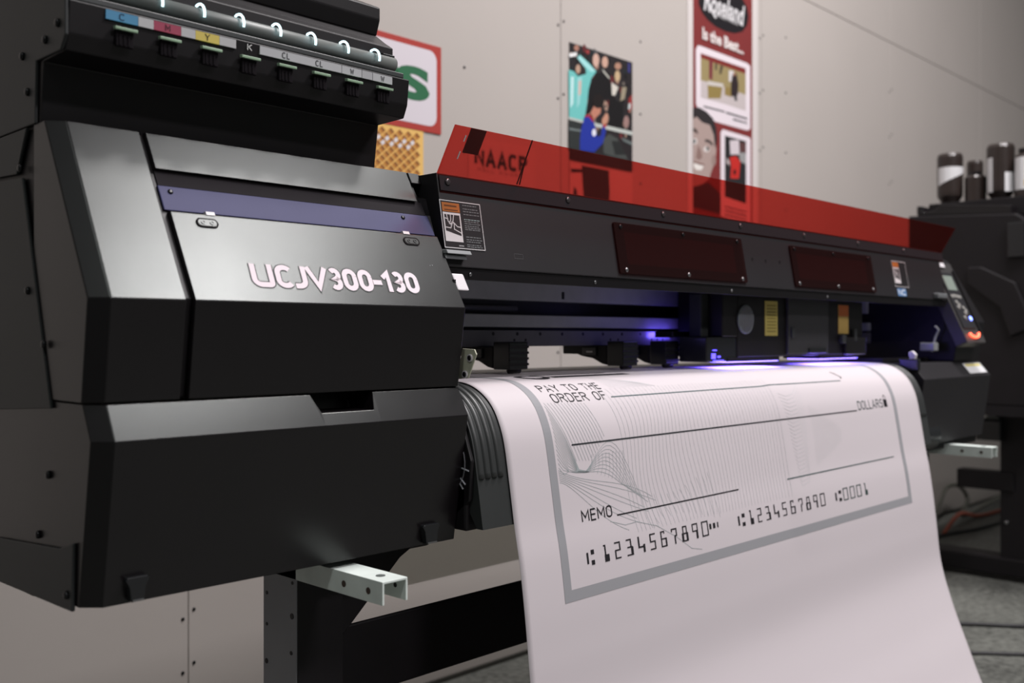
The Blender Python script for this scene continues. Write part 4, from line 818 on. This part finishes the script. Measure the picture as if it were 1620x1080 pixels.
MB().box(4.44, 6.2, 1.30, 1.36, .42, .54).build('cross_beam', BKM, p2, bevel=.004)
for y, z in ((1.30, .29), (1.31, .19), (1.39, .24)): screw((4.34, y, z), (-1, 0, 0), .007, p2, SCREW)
# ink bottles standing on it
BROWN = mat('brown_bottle', (44, 36, 33), .32, noise=.1, nscale=20)
def bottle(x, y, z, r, h, label, lab, inv=False):
    e = empty('ink_bottle', (x, y, z), label, 'bottle', 'ink bottles on the background printer')
    if inv: prof = [(r*.62, 0), (r*.66, .008), (r*.98, .034), (r, .05), (r, h-.012), (r*.9, h), (0, h)]
    else: prof = [(0, 0), (r*.94, 0), (r, .008), (r, h*.80), (r*.86, h*.87), (r*.5, h*.91), (r*.45, h*.93), (0, h*.93)]
    MB().lathe((x, y, z), (0, 0, 1), prof, 24).build('bottle_body', BROWN, e, smooth=False, bevel=0)
    if not inv: MB().lathe((x, y, z+h*.92), (0, 0, 1), [(0, 0), (r*.56, 0), (r*.56, h*.075), (r*.5, h*.08), (0, h*.08)], 18).build('cap', BK, e)
    for a0, a1, z0, z1, sl, m_ in lab:
        n = 8; q = MB()
        lo = [(x+(r+.001)*math.cos(math.radians(a0+(a1-a0)*k/n)), y+(r+.001)*math.sin(math.radians(a0+(a1-a0)*k/n))) for k in range(n+1)]
        q.rings([[(a, b, z+z0+sl*k/n) for k, (a, b) in enumerate(lo)], [(a, b, z+z1) for a, b in lo]], caps=False, closed=False)
        q.build('paper_label', m_, e)
    return e
YEL = mat('label_yellow', (196, 166, 92), .55)
bottle(4.157, 1.548, 1.5375, 0.0490, 0.206, 'dark bottle with slanted white label, leftmost on the background printer', [(140, 300, .075, .150, .06, LABELW)], True)
bottle(4.165, 1.451, 1.5375, .040, .125, 'short black bottle with no label, in front of the slim brown bottle', [])
bottle(4.300, 1.500, 1.5375, 0.0316, 0.191, 'slim brown bottle with no label facing out, behind two labelled bottles', [(300, 350, .09, .13, 0, LABELW)], True)
bottle(4.157, 1.353, 1.5375, 0.0510, 0.219, 'tall brown bottle with square white labels, largest on the background printer', [(215, 285, .03, .105, 0, LABELW), (130, 165, .03, .165, 0, LABELW)], True)
bottle(4.148, 1.255, 1.5375, 0.0430, 0.191, 'dark bottle with tall white and yellow label, at the right edge of the photo', [(130, 290, .03, .155, 0, LABELW), (185, 235, .045, .065, 0, YEL)])
bottle(4.300, 1.310, 1.5375, 0.0372, 0.219, 'brown bottle with narrow white label, behind the rightmost bottle', [(140, 240, .10, .17, 0, LABELW)])

# ------------------------------------------------------------------ posters on the wall
def sheet_poster(name, x0, x1, z0, z1, rgb, label, cat='poster', t_=.003):
    e = empty(name, ((x0+x1)/2, WALLY, z0), label, cat)
    MB().box(x0, x1, WALLY-t_, WALLY-.0004, z0, z1).build('sheet', mat('paper_%d_%d_%d' % rgb, rgb, .55, spec=.25), e)
    return e
SPORT_DARK = (42, 38, 40)
e = sheet_poster('photo_poster', 2.494, 2.834, 1.588, 1.975, SPORT_DARK, 'photo poster of a player in blue before cheering spectators, left of the tall red banner')
m = MB()
rc = random.Random(11)
for i in range(90):
    cx = rc.uniform(2.50, 2.825); cz = rc.uniform(1.70, 1.968); r_ = rc.uniform(.006, .016)
    ink(m, [[(max(2.495, min(2.833, cx+r_*rc.uniform(.5, 1.1)*math.cos(a*1.05))), cz+r_*rc.uniform(.7, 1.5)*math.sin(a*1.05)) for a in range(6)]], rc.choice([(26, 24, 26), (58, 50, 50), (150, 118, 104), (96, 40, 42), (70, 74, 78), (120, 112, 104), (34, 40, 44), (170, 140, 124)]), wall_map(WALLY-.003), .00005+.000002*i)
for i, (rgb, p) in enumerate(SPORT): ink(m, [p], rgb, wall_map(WALLY-.003), .0003+.00004*i)
m.build('photo_print', print_mat(), e)
e = sheet_poster('figure_poster', 2.494, 2.834, 1.42, 1.580, (196, 188, 184), 'pale sheet with a dark standing figure, seen through the red visor below the photo poster')
m = MB(); ink(m, [[(2.555, 1.575), (2.70, 1.575), (2.705, 1.50), (2.70, 1.45), (2.66, 1.435), (2.60, 1.44), (2.565, 1.47), (2.56, 1.52)], [(2.50, 1.545), (2.56, 1.552), (2.56, 1.562), (2.50, 1.558)], [(2.51, 1.45), (2.535, 1.45), (2.53, 1.49), (2.515, 1.50)], [(2.70, 1.44), (2.76, 1.445), (2.76, 1.452), (2.70, 1.45)], [(2.80, 1.43), (2.83, 1.43), (2.825, 1.455), (2.81, 1.46)]], (44, 38, 40), wall_map(WALLY-.003), .0004)
m.build('figure_print', print_mat(), e)
e = sheet_poster('tall_banner', 3.178, 3.692, 1.36, 2.47, (206, 199, 197), 'tall maroon banner with black oval logo and a smiling face', 'banner')
MB().box(3.214, 3.646, WALLY-.0036, WALLY-.003, 1.36, 2.47).build('maroon_field', mat('maroon', (122, 50, 50), .55, spec=.25, noise=.03, nscale=8), e)
m = MB(); WM = wall_map(WALLY-.0036)
for i, (rgb, p) in enumerate(BANNER): ink(m, [p], rgb, WM, .0003+.00004*i)
m.build('banner_print', print_mat(), e)
m = MB()
ink(m, font_tris('Is the Best...', 3.274, 2.152, .047, width=.30, bold=.035), (224, 214, 212), WM, .003)
ink(m, font_tris('Roseland', 3.283, 2.266, .085, width=.30, bold=.03, shear=.25), (206, 204, 206), WM, .003)
ink(m, ribbon([(3.305, 2.315), (3.33, 2.285), (3.362, 2.258), (3.372, 2.262)], .012), (206, 204, 206), WM, .0031)
ink(m, font_tris('FRESH FOODS', 3.388, 2.261, .012, width=.146, bold=.02), (176, 174, 176), WM, .003)
m.build('banner_lettering', print_mat(), e)
# red framed shop sign with green lettering
e = sheet_poster('framed_sign', 1.44, 1.926, 1.586, 1.838, (168, 62, 56), 'white sign with red border and a large green S, behind the ink tower', 'sign')
m = MB(); WM2 = wall_map(WALLY-.003); ink(m, [rr(1.458, 1.908, 1.604, 1.821, .028, 6)], (212, 205, 212), WM2, .0004)
m.build('sign_face', print_mat(), e)
m = MB()
ink(m, font_tris('S', 1.759, 1.668, .096, width=.122, bold=.05), (48, 104, 72), WM2, .0008)
ink(m, [[(1.735, 1.756), (1.763, 1.752), (1.764, 1.73), (1.748, 1.722)]], (48, 104, 72), WM2, .0008)
m.build('sign_lettering', print_mat(), e)
# waffle print
e = sheet_poster('waffle_poster', 1.60, 1.858, 1.40, 1.5845, (226, 184, 108), 'golden waffle pattern poster with white squares, below the framed sign')
m = MB(); WM3 = wall_map(WALLY-.003); d_ = .0162
for i in range(-12, 13):
    for j in range(-12, 13):
        cx = 1.74 + (i+j)*d_*.96; cz = 1.49 + (i-j)*d_*.80
        if not (1.606 < cx-.009 and cx+.009 < 1.857 and 1.407 < cz-.009 and cz+.009 < 1.583): continue
        a = .0132; b = .0109
        ink(m, [[(cx-a, cz), (cx, cz-b), (cx+a, cz), (cx, cz+b)]], (184, 122, 60), WM3, .0003)
        ink(m, [[(cx-a, cz), (cx-a*.2, cz-b*.1), (cx+a*.35, cz-b*.65), (cx+a, cz), (cx, cz+b)]], (206, 146, 74), WM3, .0005)
        ink(m, [[(cx-a*.55, cz+b*.3), (cx, cz+b*.02), (cx+a*.3, cz-b*.45), (cx+a*.85, cz+b*.05), (cx, cz+b*.85)]], (132, 82, 48), WM3, .0007)
for i, (cx, cz) in enumerate([(1.696, 1.547), (1.711, 1.534), (1.726, 1.547), (1.742, 1.534), (1.757, 1.547), (1.772, 1.533), (1.787, 1.547), (1.802, 1.533), (1.8165, 1.547)]):
    ink(m, [[(cx-.0082, cz), (cx-.003, cz-.0085), (cx+.0082, cz-.001), (cx+.003, cz+.0085)]], (216, 212, 216), WM3, .001)
m.build('waffle_print', print_mat(), e)
# lettered sheet seen through the visor
e = sheet_poster('lettered_sheet', 2.035, 2.325, 1.43, 1.60, (186, 179, 174), 'pale sheet lettered NAACP, seen through the left end of the red visor', t_=.0015)
m = MB(); WM4 = wall_map(WALLY-.0015)
ink(m, words('NAACP', 2.066, 1.521, .042, w=.3, sp=.34, width=.219), (44, 38, 40), WM4, .0004)
ink(m, words('HALL AWARD', 2.076, 1.500, .010, w=.14, sp=.4, width=.19), (120, 108, 106), WM4, .0004)
m.build('sheet_lettering', print_mat(), e)

# ------------------------------------------------------------------ cables on the floor
def cable(name, pts, r, m_, label):
    o_ = MB().tube(catmull3(pts), r, 8).build(name, m_, None, smooth=True); tag(o_, label, 'cable'); return o_
def catmull3(p, n=8):
    out = []
    for i in range(len(p)-1):
        p0 = p[max(i-1, 0)]; p1 = p[i]; p2_ = p[i+1]; p3 = p[min(i+2, len(p)-1)]
        for k in range(n):
            t_ = k/n
            out.append(tuple(.5*(2*p1[j]+(-p0[j]+p2_[j])*t_+(2*p0[j]-5*p1[j]+4*p2_[j]-p3[j])*t_*t_+(-p0[j]+3*p1[j]-3*p2_[j]+p3[j])*t_**3) for j in range(3)))
    out.append(p[-1]); return out
ORG = mat('orange_cable', (176, 84, 58), .5); CBK = mat('black_cable', (30, 30, 32), .5); CGR = mat('grey_cable', (92, 92, 84), .55)
cable('extension_cord', [(5.1, 1.93, .012), (5.3, 1.95, .06), (5.55, 2.0, .05), (5.75, 1.99, .012), (6.0, 1.96, .012), (6.4, 1.97, .012), (6.9, 1.88, .012)], .010, ORG, 'orange extension cord along the foot of the wall')
cable('looped_hose', [(4.9, 2.05, .012), (5.3, 2.08, .012), (5.5, 2.10, .10), (5.62, 2.11, .17), (5.78, 2.10, .16), (5.85, 2.08, .08), (5.7, 2.05, .014), (6.2, 2.07, .03), (6.9, 2.08, .06)], .011, CGR, 'grey cable standing up in a loop against the wall')
cable('floor_cable', [(4.6, 1.80, .008), (5.0, 1.93, .008), (5.4, 1.86, .008), (5.9, 1.82, .008), (6.5, 1.70, .008)], .008, CBK, 'black cable on the floor beneath the orange cord')
cable('power_cable', [(2.9, 1.75, .008), (3.25, 1.45, .008), (3.53, 1.31, .008), (3.68, 1.12, .008), (3.9, .9, .008), (4.2, .6, .008)], .007, CBK, 'black cable on the floor right of the banner, farther from the camera')
cable('data_cable', [(2.8, 1.6, .006), (3.05, 1.32, .006), (3.25, 1.15, .006), (3.36, 1.02, .006), (3.6, .75, .006)], .006, CBK, 'black cable on the floor right of the banner, nearer the camera')
cable('mains_lead', [(1.3, 1.95, .006), (1.6, 2.05, .03), (1.78, 2.06, .03), (1.9, 1.95, .006), (2.0, 1.75, .006), (2.1, 1.5, .006)], .006, CBK, 'thin black lead on the floor behind the stand leg')
for o in bpy.data.objects:
    if '_o' in o: del o['_o']
